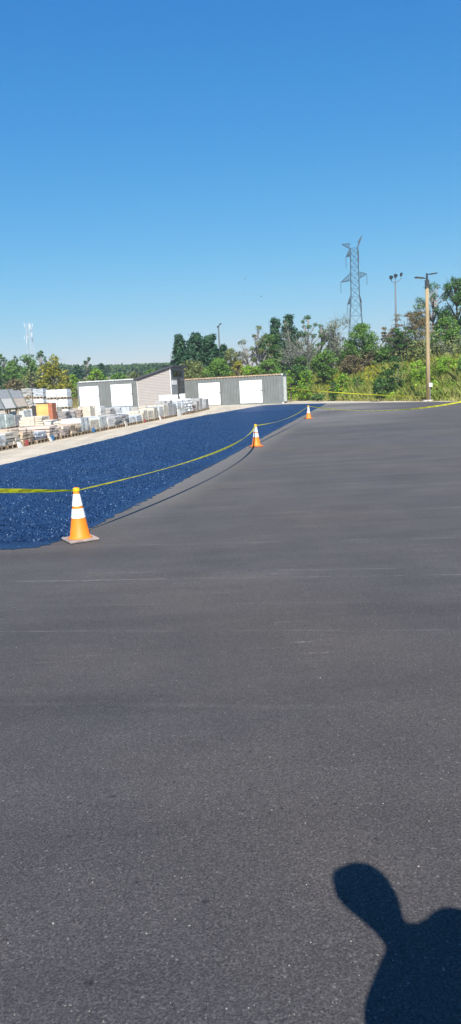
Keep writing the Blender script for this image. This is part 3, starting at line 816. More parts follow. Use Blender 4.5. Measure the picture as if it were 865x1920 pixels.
def load_blocks(b, h, r, z0=.14):
    n = max(2, round(h/.16)); t = h/n; nx = 5; ny = 4
    for k in range(n):
        for i in range(nx):
            for j in range(ny):
                if k == n-1 and r.random() < .08: continue
                x0 = -.55+1.1*i/nx; y0 = -.47+.94*j/ny; e = r.uniform(0, .012)
                b.box((x0+.004, y0+.004-e, z0+k*t), (x0+1.1/nx-.004, y0+.94/ny-.004-e, z0+(k+1)*t-.006))
def load_cube(b, h, r, z0=.14):
    n = 9
    def P(u, v, s):
        x, y, z = [(-.55+1.1*u, -.48, z0+h*v), (.55, -.48+.96*u, z0+h*v), (.55-1.1*u, .48, z0+h*v), (-.55, .48-.96*u, z0+h*v), (-.55+1.1*u, -.48+.96*v, z0+h)][s]
        q = Vector((x, y, z)); c_ = Vector((0, 0, z0+h/2)); d = q-c_
        rr = .018*math.sin(9*x+3*z+ph)+.014*math.sin(13*y+11*z+ph*2)+.01*math.sin(31*z+7*x)
        k = max(abs(d.x)/.55, 0)+max(abs(d.y)/.48, 0)+abs(d.z)/(h/2)
        q -= d*(.035*max(0, k-1.9)); return q+d.normalized()*rr
    ph = r.uniform(0, 6)
    for s in range(5):
        vs = [P(i/n, j/n, s) for j in range(n+1) for i in range(n+1)]
        b.add(vs, [(j*(n+1)+i, j*(n+1)+i+1, (j+1)*(n+1)+i+1, (j+1)*(n+1)+i) for j in range(n) for i in range(n)])
def load_bags(b, h, r, z0=.14):
    n = max(2, int(h/.2))
    for k in range(n):
        for (x, y) in ((-.28, -.24), (.28, -.24), (-.28, .24), (.28, .24)):
            x += r.uniform(-.07, .07); y += r.uniform(-.07, .07); zz = z0+.10+k*.19
            Mr = Matrix.Translation((x, y, zz)) @ Matrix.Rotation(r.uniform(-.3, .3), 4, 'Z') @ Matrix.Rotation(r.uniform(-.12, .12), 4, 'Y')
            vs = []; nu, nv = 12, 8
            for j in range(nv+1):
                ph = PI*j/nv
                for i in range(nu):
                    th = 2*PI*i/nu; sp_ = lambda v, e: math.copysign(abs(v)**e, v)
                    vs.append(Mr @ Vector((.31*sp_(math.cos(th), .5)*math.sin(ph)**.6, .24*sp_(math.sin(th), .5)*math.sin(ph)**.6, .115*math.cos(ph)+.012*math.sin(5*th+k))))
            b.add(vs, [(j*nu+i, j*nu+(i+1) % nu, (j+1)*nu+(i+1) % nu, (j+1)*nu+i) for j in range(nv) for i in range(nu)])
ROWA = math.atan2(.984, .175)
LOADS = dict(layer=(load_layers, ST, 'stone_slabs'), blocks=(load_blocks, ST, 'paver_blocks'), wrap=(load_cube, WR, 'wrapped_load'), bags=(load_bags, WR, 'bag_pile'))
seedn = [0]
def stone_pallet(p, h, style, col, label, group, yaw=ROWA, z=None, strap=False, tagm=None, kind="stone_pallet"):
    seedn[0] += 1; r = random.Random(100+seedn[0])
    root = empty(kind, (p.x, p.y, gz(p.x, p.y)-.02 if z is None else z), yaw+r.uniform(-.03, .03), label, "pallet load", group)
    add_pallet(root)
    fn, mats, nm = LOADS[style]
    b = MB(); fn(b, h, r); b.build(nm, mats[col], root, smooth=style in ('wrap', 'bags'))
    if strap:
        b = MB()
        for x in (-.25, .25):
            b.box((x-.012, -.505, .1), (x+.012, -.497, .15+h)); b.box((x-.012, -.505, .15+h), (x+.012, .5, .156+h))
        b.build("strap", M_black, root)
    if tagm:
        b = MB(); b.box((-.5, -.525, .02), (-.18, -.511, .22)); b.build("tag_card", tagm, root)
    return root
def project(P):
    v = Vector(P)-Vector((0, 0, CAMH)); z = v.dot(cF)
    return 432.5+FPX*v.dot(cR)/z, 960-FPX*v.dot(cU)/z
ORD = "first second third fourth fifth sixth seventh eighth ninth tenth eleventh twelfth thirteenth fourteenth fifteenth sixteenth seventeenth eighteenth nineteenth twentieth".split()
FR = [(12, .52, 'wrap', 'white', 'white wrapped load'), (42, .55, 'layer', 'cream', 'cream slabs'), (80, .60, 'layer', 'tan', 'thin tan slabs'),
      (104, .42, 'layer', 'blue', 'low blue-grey slabs'), (141, .60, 'layer', 'pink', 'pinkish-tan slabs'), (153, .50, 'layer', 'tan', 'short tan slabs'),
      (172, .78, 'wrap', 'white', 'shiny white wrapped load'), (188, .62, 'blocks', 'cream', 'cream blocks'), (206, .60, 'wrap', 'mint', 'cloudy wrapped load'),
      (218, .62, 'blocks', 'white', 'off-white blocks'), (246, .56, 'layer', 'grey', 'grey layered slabs'), (259, .50, 'wrap', 'white', 'low white wrapped load'),
      (273, .46, 'layer', 'blue', 'low bluish slabs'), (297, .70, 'blocks', 'cream', 'cream blocks'), (310, .86, 'wrap', 'grey', 'grey wrapped load'),
      (321, .92, 'blocks', 'cream', 'tall cream blocks'), (336, 1.0, 'blocks', 'grey', 'tall grey blocks'), (347, .85, 'wrap', 'white', 'crumpled white wrapped load'),
      (364, 1.1, 'bags', 'white', 'piled white bags'), (371, .62, 'layer', 'brown', 'brown slabs'), (383, .9, 'blocks', 'grey', 'grey blocks'),
      (389, .9, 'wrap', 'white', 'white wrapped load'), (420, .9, 'blocks', 'dgrey', 'dark grey blocks')]
rp = Vector((-7.9, 26.7, 0)); rd = Vector((.175, .984, 0)); rn = Vector((.984, -.175, 0))
tags_at = {0: M_tagr, 2: M_tagr, 4: M_tagb, 8: M_tagb, 15: M_tagr, 18: M_tagr}
k = 0; t = .12; lastlook = None
while t < 38.4:
    c_ = rp + rd*t - rn*.52
    px, _ = project(c_+rn*.5)
    sp_ = next((q for q in FR if px < q[0]), FR[-1])
    dirn = ("%s from the near end, front row" % ORD[k]) if k < 15 else ("%s from the far end, front row" % ORD[max(0, 30-k)])
    tg = tags_at.get(k)
    stone_pallet(c_, (sp_[1]-.14)*(1+.16*math.sin(k*2.3)), sp_[2], sp_[3], "%s%s on pallet, %s" % (sp_[4], (" with red card" if tg is M_tagr else " with blue card" if tg is M_tagb else ""), dirn),
                 "pallets of stone in the front row beside the gravel", strap=(k % 5 == 2), tagm=tg)
    k += 1; t += 1.24
NFRONT = k
def px_pallet(px, base, top, style, col, label, dm=None, yaw=ROWA, group="pallets of stone standing behind the front row"):
    p = gp(px, base)
    for _ in range(4): p = gp(px, base, gz(p.x, p.y))
    h = max(.3, (zat(px, top, p.y) - gz(p.x, p.y)) - .14)
    q = p - rn*.5
    return stone_pallet(Vector((q.x, q.y, 0)), h, style, col, label, group, yaw=yaw)
W1 = "behind the front row"
mid = [(4, 808, 776, 'wrap', 'teal', "greenish clear-wrapped load at the left picture edge, behind the front row"),
 (22, 804, 776, 'wrap', 'teal', "greenish clear-wrapped load below the leaning sample boards"),
 (38, 801, 777, 'blocks', 'grey', "grey block pallet between greenish and cloudy wrapped loads"),
 (55, 799, 769, 'wrap', 'mint', "tall cloudy crumpled wrapped load left of the orange bin"),
 (73, 801, 780, 'blocks', 'cream', "cream block pallet in front of the orange bin"),
 (90, 800, 778, 'layer', 'cream', "cream slab pallet in front of the orange bin, its right side"),
 (106, 799, 785, 'layer', 'white', "off-white slab pallet showing three dark pallet openings"),
 (86, 815, 800, 'layer', 'blue', "blue-grey slab pallet just behind the low blue-grey slabs"),
 (60, 818, 806, 'layer', 'pink', "flat pinkish slabs just behind the tan front slabs"),
 (28, 822, 809, 'layer', 'tan', "flat tan slabs just behind the cream front slabs"),
 (97, 787, 771, 'blocks', 'grey', "grey block pallet right under the orange bin's right corner"),
 (114, 786, 762, 'blocks', 'cream', "tall cream block pallet right of the orange bin"),
 (131, 788, 770, 'layer', 'dgrey', "dark grey slab pallet before the left end of the short container"),
 (147, 786, 769, 'layer', 'grey', "grey slab pallet below the first white door"),
 (160, 785, 766, 'layer', 'brown', "brownish slab pallet below the first white door's right side"),
 (176, 784, 760, 'blocks', 'cream', "tall cream block pallet in front of the first white door's edge"),
 (195, 782, 761, 'wrap', 'grey', "grey wrapped load between the first and second white doors"),
 (214, 780, 764, 'layer', 'grey', "grey slab pallet below the second white door's left side"),
 (232, 778, 762, 'layer', 'blue', "bluish slab pallet below the second white door"),
 (248, 777, 762, 'blocks', 'blue', "bluish block pallet at the second door's right edge"),
 (263, 776, 762, 'blocks', 'grey', "grey block pallet where the short container meets the shed"),
 (279, 775, 761, 'layer', 'cream', "cream slab pallet against the beige shed wall"),
 (292, 774, 760, 'layer', 'white', "off-white slab pallet left of the wide white panel"),
 (328, 772, 752, 'wrap', 'grey', "grey wrapped load below the shed corner"),
 (343, 771, 753, 'wrap', 'white', "white wrapped load below the shed's dark windows"),
 (140, 802, 787, 'layer', 'cream', "cream slab pallet behind the pinkish-tan front slabs"),
 (165, 796, 783, 'layer', 'white', "off-white slab pallet behind the shiny white front load"),
 (195, 792, 779, 'layer', 'white', "off-white slabs behind the cream front blocks"),
 (222, 788, 776, 'layer', 'grey', "grey slabs behind the off-white front blocks"),
 (250, 784, 773, 'layer', 'blue', "bluish slabs behind the grey front slabs"),
 (-22, 812, 780, 'wrap', 'teal', "greenish wrapped load outside the left picture edge"),
 (-18, 835, 812, 'layer', 'tan', "tan slabs outside the left picture edge")]
for q in mid:
    if q[0] > -15: px_pallet(q[0], q[1], q[2], q[3], q[4], q[5])
rs_ = random.Random(21)
for i_, (t_, w_, c_n, lb_) in enumerate(((1.4, .34, 'white', "white paper scrap lying against the nearest front-row pallet"), (4.3, .3, 'white', "white sheet scrap by the third front-row pallet"),
        (14.4, .5, 'cream', "small cream offcut lying before the shiny white front loads"), (21.5, .45, 'white', "pale triangular offcut before the bluish low slabs"),
        (26.5, .8, 'white', "long pale offcut leaning on the cream front-row blocks"))):
    p = rp + rd*t_ + rn*.18; b = MB(); h_ = w_*.55
    b.add([(-w_/2, 0, 0), (w_/2, .02, 0), (w_*.4, .10, h_), (-w_*.1, .12, h_*1.15), (-w_/2, .03, 0), (w_/2, .05, 0), (w_*.4, .13, h_), (-w_*.1, .15, h_*1.15)],
          [(0, 1, 2, 3), (7, 6, 5, 4), (0, 4, 5, 1), (1, 5, 6, 2), (2, 6, 7, 3), (3, 7, 4, 0)])
    o_ = b.build("stone_offcut", ST[c_n]); o_.location = (p.x, p.y, -.022); o_.rotation_euler = (0, 0, ROWA+rs_.uniform(-.2, .2)); tag(o_, lb_, "offcut", "scraps at the foot of the front row")
# long white beam over the wrapped loads
a = gp(-6, 800, 0); a = Vector((-13.9, 43.0, 0)); zb = zat(15, 775, 46)
b = MB(); b.box((0, 0, 0), (6.2, .35, .30)); o_ = b.build("white_beam", ST['white'], bevel=.015); o_.location = (-14.05, 43.2, 1.14); o_.rotation_euler = (0, 0, ROWA)
tag(o_, "long white beam lying on top of the greenish wrapped loads", "beam")
# tall stacks of packs
def pack(p, z, h, col, label, yaw):
    return stone_pallet(p, h, 'wrap' if col in WR and col != 'grey' else 'layer', col, label, "tall stacks of white packs behind the yard", yaw=yaw, z=z, kind="pack_on_pallet")
colspec = [(57.5, 62.5, 'grey', 727), (78.5, 62.0, 'blue', 728), (103, 60.5, 'white', 730), (122.5, 60.0, 'white', 729)]
lvl = ["bottom", "middle", "top"]
cn = ["leftmost of the four tall stacks", "second tall stack from the left", "third tall stack from the left", "rightmost tall stack, near the short container"]
for ci, (px, dd, col, ty) in enumerate(colspec):
    p = at(px, dd); z0 = gz(p.x, p.y)-.02; zt = zat(px, ty, dd); H3 = (zt-z0)/3
    for k in range(3):
        cc = col if not (k == 1 and ci == 1) else 'white'
        if k == 0 and ci < 2: cc = 'blue'
        if cc == 'grey': o_ = stone_pallet(p, H3-.16, 'layer', 'grey', "grey slab pack, %s level of the %s" % (lvl[k], cn[ci]), "tall stacks of packs behind the yard", yaw=CANG, z=z0+k*H3, kind="pack_on_pallet")
        else: o_ = stone_pallet(p, H3-.16, 'wrap' if cc == 'white' else 'layer', cc, "%s pack, %s level of the %s" % ("white wrapped" if cc == 'white' else "bluish slab", lvl[k], cn[ci]), "tall stacks of packs behind the yard", yaw=CANG, z=z0+k*H3, kind="pack_on_pallet")
        o_.scale = (.78, .9, 1)
# leaning sample boards
def brickmat(name, c1, c2, mortar, sc=1.0):
    mt, nt, bs = new_mat(name)
    br = nt.nodes.new("ShaderNodeTexBrick"); br.inputs["Scale"].default_value = 3*sc
    br.inputs["Color1"].default_value = (*c1, 1); br.inputs["Color2"].default_value = (*c2, 1); br.inputs["Mortar"].default_value = (*mortar, 1)
    mp = nt.nodes.new("ShaderNodeMapping"); mp.inputs["Rotation"].default_value = (PI/2, 0, 0)
    t = nt.nodes.new("ShaderNodeTexCoord"); nt.links.new(t.outputs["Object"], mp.inputs[0]); nt.links.new(mp.outputs[0], br.inputs["Vector"])
    nt.links.new(br.outputs[0], bs.inputs["Base Color"]); bs.inputs["Roughness"].default_value = .85; return mt
M_brg = brickmat("grey_sample_bricks", (.30, .31, .31), (.38, .39, .39), (.24, .24, .24))
M_brc = brickmat("cream_sample_bricks", (.58, .56, .51), (.62, .60, .55), (.45, .43, .4))
M_brt = brickmat("tan_sample_bricks", (.50, .40, .30), (.56, .48, .38), (.42, .36, .3))
def board(px, dist, zb, zt, L_, up, lo, label):
    p = at(px, dist); root = empty("sample_board", (p.x, p.y, gz(p.x, p.y)-.02), ROWA, label, "display board", "leaning stone sample boards behind the wrapped loads")
    tilt = Matrix.Translation((0, 0, zb)) @ Matrix.Rotation(math.radians(-24), 4, 'X')
    Hs = (zt-zb)/math.cos(math.radians(24))
    b = MB(); b.box((0, .06, 0), (L_, .14, Hs), M=tilt)
    b.box((-.14, -.02, -.02), (-.001, .16, Hs), M=tilt); b.box((L_+.001, -.02, -.02), (L_+.06, .16, Hs), M=tilt); b.build("frame", M_cdark, root)
    for z_, h_, mt_ in ((.02, Hs*.52-.03, lo), (Hs*.52, Hs*.48-.02, up)):
        b = MB(); b.box((.01, 0, z_), (L_-.01, .058, z_+h_), M=tilt); b.build("sample_panel", mt_, root)
    for x in (.1, L_-.1):
        b = MB(); b.box((x-.04, .0, 0), (x+.04, .08, zb)); b.box((x-.04, .75, 0), (x+.04, .83, zb+.6)); b.box((x-.04, .08, zb-.1), (x+.04, .75, zb-.02)); b.build("leg", M_woodg, root)
board(-6, 45.5, 1.2, 2.35, 1.6, M_brg, M_brg, "leftmost leaning board with grey stone samples at the picture edge")
board(11, 46.5, 1.2, 2.38, 2.3, M_brg, M_brc, "leaning board with grey samples above and white samples below")
board(33, 48.0, 1.25, 2.30, 1.6, M_brg, M_brt, "leaning board with grey samples above and peach samples below")
# orange bin
M_binor = simple("faded_orange_paint", (.70, .40, .13), .6, var=.25, scale=2.5)
M_binrd = simple("rust_red_paint", (.35, .12, .06), .7, var=.3, scale=3)
p = at(68, 54.5); p2 = at(91, 54.5)
zt_ = zat(80, 757, 54.5); Lb = (p2-p).length
bn = empty("orange_bin", (p.x, p.y, gz(p.x, p.y)-.02), -.10, "faded orange open steel bin with a rusty side between the tall stacks and front pallets", "steel bin")
b = MB(); zt_ += .02
b.box((0, 0, .12), (Lb, .05, zt_)); 
b.build("front_panel", M_binor, bn)
b = MB(); b.box((Lb+.002, -.02, .12), (Lb+.30, .9, zt_+.02)); b.build("side_panel", M_binrd, bn)
b = MB(); b.box((-.30, -.03, .12), (-.002, .9, zt_-.1)); b.build("side_panel", M_dark, bn)
b = MB(); b.box((0, .86, .12), (Lb, .9, zt_)); b.box((0, .052, .10), (Lb, .858, .16)); b.box((-.1, -.035, zt_+.005), (Lb+.1, .055, zt_+.06)); b.build("frame", M_dark, bn)
b = MB(); b.box((.1, .1, 0), (.25, .8, .10)); b.box((Lb-.25, .1, 0), (Lb-.1, .8, .10)); b.build("skid", M_woodg, bn)
# rail fence behind
p = at(30, 66); fz_ = gz(p.x, p.y)
rf = empty("rail_fence", (p.x, p.y, fz_), CANG, "low pale two-rail fence at the yard's back edge between the boards and tall stacks", "fence")
z1, z2 = zat(45, 741, 66)-fz_, zat(45, 751, 66)-fz_
for z_ in (z1, z2):
    b = MB(); b.box((0, -.03, z_-.05), (3.0, .03, z_+.05)); b.build("rail", ST['cream'], rf)
for x in (.05, 1.3, 2.9):
    b = MB(); b.box((x, .032, -.1), (x+.08, .11, z1+.1)); b.build("post", M_woodg, rf)

# ------------------------------------------------------------------ vegetation
def pal(*cs): n = len(cs); return [(i/(n-1)*.9+.05, c) for i, c in enumerate(cs)]
LF = dict(
 pine=leafmat("pine_needles", pal((0.009, 0.033, 0.018), (0.021, 0.067, 0.033), (0.045, 0.116, 0.051), (0.083, 0.164, 0.067)), .6, .12),
 dark=leafmat("dark_leaves", pal((0.022, 0.060, 0.017), (0.048, 0.120, 0.030), (0.098, 0.206, 0.048), (0.194, 0.302, 0.065)), .5, .3),
 mid=leafmat("mid_leaves", pal((0.044, 0.100, 0.024), (0.095, 0.204, 0.039), (0.179, 0.323, 0.056), (0.310, 0.454, 0.084)), .5, .35),
 bright=leafmat("bright_leaves", pal((0.084, 0.178, 0.020), (0.178, 0.332, 0.029), (0.309, 0.499, 0.047), (0.499, 0.620, 0.072)), .5, .4),
 yellow=leafmat("yellow_green_leaves", pal((0.094, 0.130, 0.019), (0.235, 0.258, 0.027), (0.445, 0.399, 0.043), (0.620, 0.516, 0.070)), .5, .4),
 olive=leafmat("olive_leaves", pal((0.060, 0.084, 0.036), (0.131, 0.168, 0.060), (0.239, 0.275, 0.084), (0.359, 0.359, 0.120)), .6, .3),
 brown=leafmat("brown_tinged_leaves", pal((0.061, 0.061, 0.036), (0.142, 0.132, 0.061), (0.263, 0.193, 0.092), (0.385, 0.243, 0.121)), .6, .3),
 grey=leafmat("grey_green_leaves", pal((0.076, 0.086, 0.065), (0.173, 0.194, 0.130), (0.281, 0.302, 0.194), (0.432, 0.432, 0.302)), .6, .3),
 far=leafmat("far_wood_leaves", pal((0.022, 0.056, 0.025), (0.047, 0.102, 0.035), (0.086, 0.156, 0.047), (0.156, 0.234, 0.062)), .12, .25))
M_bark = simple("bark_brown", (.11, .085, .065), .9, var=.3, scale=4)
M_barkg = simple("bark_grey", (.26, .24, .22), .9, var=.3, scale=4)
def leaf_quads(P, Nrm, size, aspect=1.6, jit=.7, rng=RNG):
    """one bent-free leaf face at each point P, facing roughly Nrm"""
    n = len(P)
    nr = Nrm + rng.normal(0, jit, (n, 3)); nr /= np.linalg.norm(nr, axis=1, keepdims=True)+1e-9
    a = rng.normal(0, 1, (n, 3)); a -= nr*(a*nr).sum(1, keepdims=True); a /= np.linalg.norm(a, axis=1, keepdims=True)+1e-9
    b = np.cross(nr, a); s = size*rng.uniform(.6, 1.35, (n, 1))
    la = a*s*aspect*.5; lb = b*s*.5
    V = np.stack([P-la, P+lb*.9-la*.1, P+la, P-lb*.9-la*.1], 1).reshape(-1, 3)
    F = np.arange(4*n).reshape(-1, 4); return V, F
def blob_points(c, r, n, rng=RNG, lo=.45):
    d = rng.normal(0, 1, (n, 3)); d /= np.linalg.norm(d, axis=1, keepdims=True)
    rad = rng.uniform(lo**2, 1, (n, 1))**.5
    lump = 1+.22*np.sin(d[:, :1]*5+c[0]*3)*np.cos(d[:, 1:2]*6+c[1])
    return np.array(c)+d*rad*np.array(r)*lump, d
class Tree:
    def __init__(s): s.P = []; s.N = []; s.wood = MB()
    def blob(s, c, r, n, lo=.45):
        r = (r, r, r) if not hasattr(r, '__len__') else r
        p, d = blob_points(c, r, n, lo=lo); s.P.append(p); s.N.append(d+np.array([0, 0, .35]))
    def limb(s, a, b_, r0, r1, sag=0, n=4, seg=5):
        a, b_ = Vector(a), Vector(b_); L_ = (b_-a).length
        pts = [a.lerp(b_, k/n)+Vector((random.gauss(0, .025*L_), random.gauss(0, .025*L_), sag*4*(k/n)*(1-k/n)))*(0 if k in (0, n) else 1) for k in range(n+1)]
        s.wood.tube(pts, [r0+(r1-r0)*k/n for k in range(n+1)], seg, cap=False); return pts
def finish_tree(t, nm, root, leaf, bark, size, aspect=1.6, crown="crown", jit=.7):
    if t.P:
        V, F = leaf_quads(np.concatenate(t.P), np.concatenate(t.N), size, aspect, jit)
        arr_mesh(crown, V, F, LF[leaf], root)
    t.wood.build("trunk", bark, root)
def tree(name, kind, px, dist, ytop, wpx, leaf, label, group=None, base=None, size=.2, dens=1.0, bark=None, cat="tree", lowf=.25, lean=0):
    p = at(px, dist); z0 = tz(p.x, p.y) if base is None else base
    H = zat(px, ytop, dist)-z0; W = wpx/FPX*dist/2
    root = empty(name, (p.x, p.y, z0), 0, label, cat, group)
    t = Tree(); R_ = random
    if kind in ('broad', 'sparse', 'shrub'):
        ch = H*(1-lowf)/2; cz_ = H-ch; nb = {'broad': 46, 'sparse': 34, 'shrub': 24}[kind]
        trunk_h = H*.8 if kind != 'shrub' else H*.4
        tr = t.limb((0, 0, -.3), (lean*H*.2+R_.gauss(0, .03*H), R_.gauss(0, .02*H), trunk_h), .03*H**.9+.03, .02, n=6, seg=7)
        for k in range(nb):
            th = R_.uniform(0, 2*PI); u = R_.uniform(-1, 1); q = math.sqrt(1-u*u)*R_.uniform(.45, .92)
            rb = R_.uniform(.13, .29)*min(W, ch)*(1.15 if kind != 'sparse' else .85)
            c_ = (W*q*math.cos(th)+lean*H*.12, W*q*math.sin(th), cz_+(ch-rb*.75)*u*(.95))
            n_ = int(dens*{'broad': 1.9, 'sparse': 1.5, 'shrub': 2.0}[kind]*(rb/size)**2*4.2)
            t.blob(c_, (rb*1.15, rb*1.15, rb*.85), max(20, n_))
            i0 = tr[min(len(tr)-1, max(1, int((c_[2]/max(trunk_h, .1))*.75*len(tr))))]
            if kind != 'shrub' or k % 3 == 0:
                e = t.limb(i0, c_, .012*H+.01, .015, n=4)
                for j in range(5 if kind == 'sparse' else 2):
                    t.limb(e[2+j % 2], Vector(c_)+Vector((R_.gauss(0, rb), R_.gauss(0, rb), R_.gauss(0.3*rb, rb*.8))), .02, .006, n=2, seg=3)
        if kind != 'sparse':
            p_, d_ = blob_points((lean*H*.1, 0, cz_), (W*.72, W*.72, ch*.8), int(dens*.8*(W/size)**2*3)); t.P.append(p_); t.N.append(d_)
    elif kind == 'pine':
        tr = t.limb((0, 0, -.3), (0, 0, H*.97), .02*H+.05, .03, n=6, seg=7)
        ntier = max(8, int(H*1.5)); 
        for k in range(ntier):
            f = .10+.88*k/ntier; z = H*f; wr = W*(min(1, (1-f)*1.55+.16))*R_.uniform(.75, 1.08)
            nbr = 7 if f < .85 else 4
            for j in range(nbr):
                th = R_.uniform(0, 2*PI); rr = wr*R_.uniform(.6, 1.0)
                tip = Vector((rr*math.cos(th), rr*math.sin(th), z+rr*R_.uniform(.15, .55)))
                t.limb((0, 0, z), tip, .035, .012, n=3, seg=4)
                for f2 in (.5, .78, 1.0):
                    c_ = Vector((0, 0, z)).lerp(tip, f2); rb = (.13*W+.18)*R_.uniform(.7, 1.25)
                    t.blob(c_, (rb, rb, rb*1.1), int(dens*26), lo=.2)
        t.blob((0, 0, H*.5), (W*.5, W*.5, H*.4), int(dens*900))
    elif kind == 'bare':
        tr = t.limb((0, 0, -.3), (lean*H*.15, 0, H*.6), .02*H+.03, .03, n=5, seg=6)
        for k in range(16):
            i0 = tr[R_.randint(1, 4)]; th = R_.uniform(0, 2*PI); rr = W*R_.uniform(.4, 1)
            tip = Vector((rr*math.cos(th), rr*math.sin(th), min(H, i0.z+H*R_.uniform(.25, .6))))
            e = t.limb(i0, tip, .045, .015, n=4, seg=4)
            for j in range(9):
                q = e[R_.randint(1, 4)]
                t.limb(q, q+Vector((R_.gauss(0, .14*H), R_.gauss(0, .14*H), abs(R_.gauss(.12*H, .08*H)))), .018, .006, n=3, seg=3)
            if dens > 0: t.blob(tip, (W*.5, W*.5, W*.55), int(110*dens), lo=.02)
    elif kind == 'sumac':                       # bare stems, flat feathery tops
        for s_ in range(8):
            bx = R_.uniform(-.5, .5)*W; by = R_.uniform(-.4, .4)*W
            tp_ = Vector((bx*1.4, by*1.4, H*R_.uniform(.55, .95)))
            tr = t.limb((bx*.5, by*.5, -.2), tp_, .07, .03, n=5, seg=5)
            for k in range(7):
                th = R_.uniform(0, 2*PI); q = tp_+Vector((math.cos(th)*W*.42, math.sin(th)*W*.42, R_.uniform(-.10, .12)*H))
                t.limb(tr[R_.randint(2, 4)], q, .03, .01, n=3, seg=3)
                t.blob(q, (W*.26, W*.26, W*.09), int(34*dens), lo=.02)
    finish_tree(t, name, root, leaf, bark or (M_barkg if kind in ('bare', 'sparse') else M_bark), size, 2.6 if kind == 'pine' else 1.5, jit=.7)
    return root
GB = "trees and bushes on the bank"; GL = "trees beyond the field at left"
# dark pines behind the long container
for a_ in ((345, 92, 622, 52, "dark blue-green pine at the left end of the pine clump, beside the shed roof"),
           (374, 95, 619, 58, "dark pine in the middle of the clump above the long container"),
           (398, 93, 624, 60, "dark pine just left of the slanted thin light pole"),
           (422, 98, 640, 40, "lower dark pine at the right end of the pine clump")):
    tree("pine_tree", 'pine', a_[0], a_[1], a_[2], a_[3], 'pine', a_[4], GB, size=.17)
B_ = [("broad", 438, 94, 650, 40, 'olive', "olive round tree filling the gap right of the pines", .2, 1),
 ("broad", 360, 88, 672, 70, 'olive', "low olive bush under the left pines", .18, 1),
 ("broad", 412, 86, 668, 56, 'mid', "mid-green bush over the first door of the long container", .18, 1),
 ("sparse", 468, 92, 628, 56, 'grey', "thin grey-green tree with a ragged top", .19, 1.1),
 ("sparse", 492, 90, 606, 50, 'olive', "loose olive tree whose small branches reach out against the sky", .18, 1.3),
 ("pine", 522, 95, 590, 44, 'pine', "tall dark pine left of the dead grey branches", .2, 1),
 ("pine", 548, 96, 583, 46, 'pine', "tallest dark pine behind the dead grey branches", .2, 1),
 ("broad", 507, 92, 622, 60, 'dark', "dark broadleaf tree low between the loose olive tree and the tall pine", .2, 1),
 ("bare", 553, 84, 606, 44, 'grey', "dead grey tree with fanning bare branches, in front of the dark pines", .15, .5),
 ("sparse", 585, 92, 586, 54, 'dark', "thin dark tree right of the tallest pine", .18, 1.9),
 ("sparse", 604, 93, 604, 34, 'mid', "slim green tree at the right end of the tall group", .18, 1.2),
 ("bare", 575, 85, 625, 38, 'grey', "smaller dead grey tree right of the fanning one", .15, .8),
 ("broad", 475, 84, 678, 48, 'bright', "bright green bush behind the long container's second door", .17, 1),
 ("broad", 508, 82, 668, 52, 'mid', "mid-green bush behind the long container's right end", .17, 1),
 ("broad", 448, 84, 672, 30, 'yellow', "yellow-green bush between the container doors' skyline", .17, 1),
 ("bare", 628, 92, 604, 50, 'grey', "grey half-dead tree left of the transmission tower", .16, 1.6),
 ("sparse", 632, 94, 614, 40, 'grey', "pale leafy tree tangled with the half-dead one", .17, 1.9),
 ("broad", 560, 84, 664, 60, 'dark', "dark green thicket under the dead grey trees", .18, 1),
 ("broad", 612, 82, 650, 50, 'mid', "green rounded tree below the half-dead grey one", .18, 1.1),
 ("broad", 680, 86, 604, 58, 'mid', "fresh green tree at the foot of the transmission tower", .18, 1.1),
 ("broad", 655, 84, 640, 40, 'mid', "small green tree left of the transmission tower's foot", .18, 1),
 ("broad", 662, 80, 664, 50, 'brown', "brown-tinged bush in front of the fresh green tree", .17, .9),
 ("broad", 705, 82, 652, 40, 'brown', "brown-tinged bush in the middle of the bank top", .17, .9),
 ("sumac", 742, 80, 610, 50, 'brown', "low sumac with flat brown-green tops round the floodlight pole", .15, 1),
 ("sumac", 779, 78, 574, 72, 'brown', "tall sumac with flat feathery brownish tops left of the wooden pole", .15, 1.5),
 ("sumac", 758, 76, 615, 50, 'dark', "dark feathery sumac low between floodlight and wooden pole", .15, 1.4),
 ("sparse", 815, 80, 517, 76, 'dark', "tall thin tree whose leafy twigs show behind the lamp heads", .17, 1.0),
 ("broad", 856, 78, 512, 64, 'dark', "big dark tree rising at the right picture edge", .19, 1.1),
 ("broad", 838, 72, 592, 60, 'mid', "mid-green tree in front of the big dark one", .18, 1),
 ("bare", 846, 70, 640, 44, 'grey', "bare grey-brown thicket right of the wooden pole", .14, .5),
 ("broad", 900, 76, 505, 70, 'dark', "big dark tree just outside the right picture edge", .2, 1),
 ("broad", 758, 78, 640, 60, 'olive', "olive bush below the sumacs", .17, 1),
 ("broad", 790, 76, 634, 50, 'brown', "reddish-brown bush directly left of the wooden pole", .16, 1),
 ("broad", 722, 80, 648, 46, 'mid', "mid-green bush left of the sumacs", .17, 1)]
for kd, px, dd, yt, wp, lf, lb, sz, dn in B_:
    nm = {"pine": "pine_tree", "bare": "dead_tree", "sumac": "sumac"}.get(kd, "bush" if "bush" in lb or "thicket" in lb else "leafy_tree")
    tree(nm, kd, px, dd, yt, wp, lf, lb, GB, size=sz*.66, dens=dn*1.1, cat="bush" if nm == "bush" else "tree", lowf=.05 if nm == "bush" else .22)
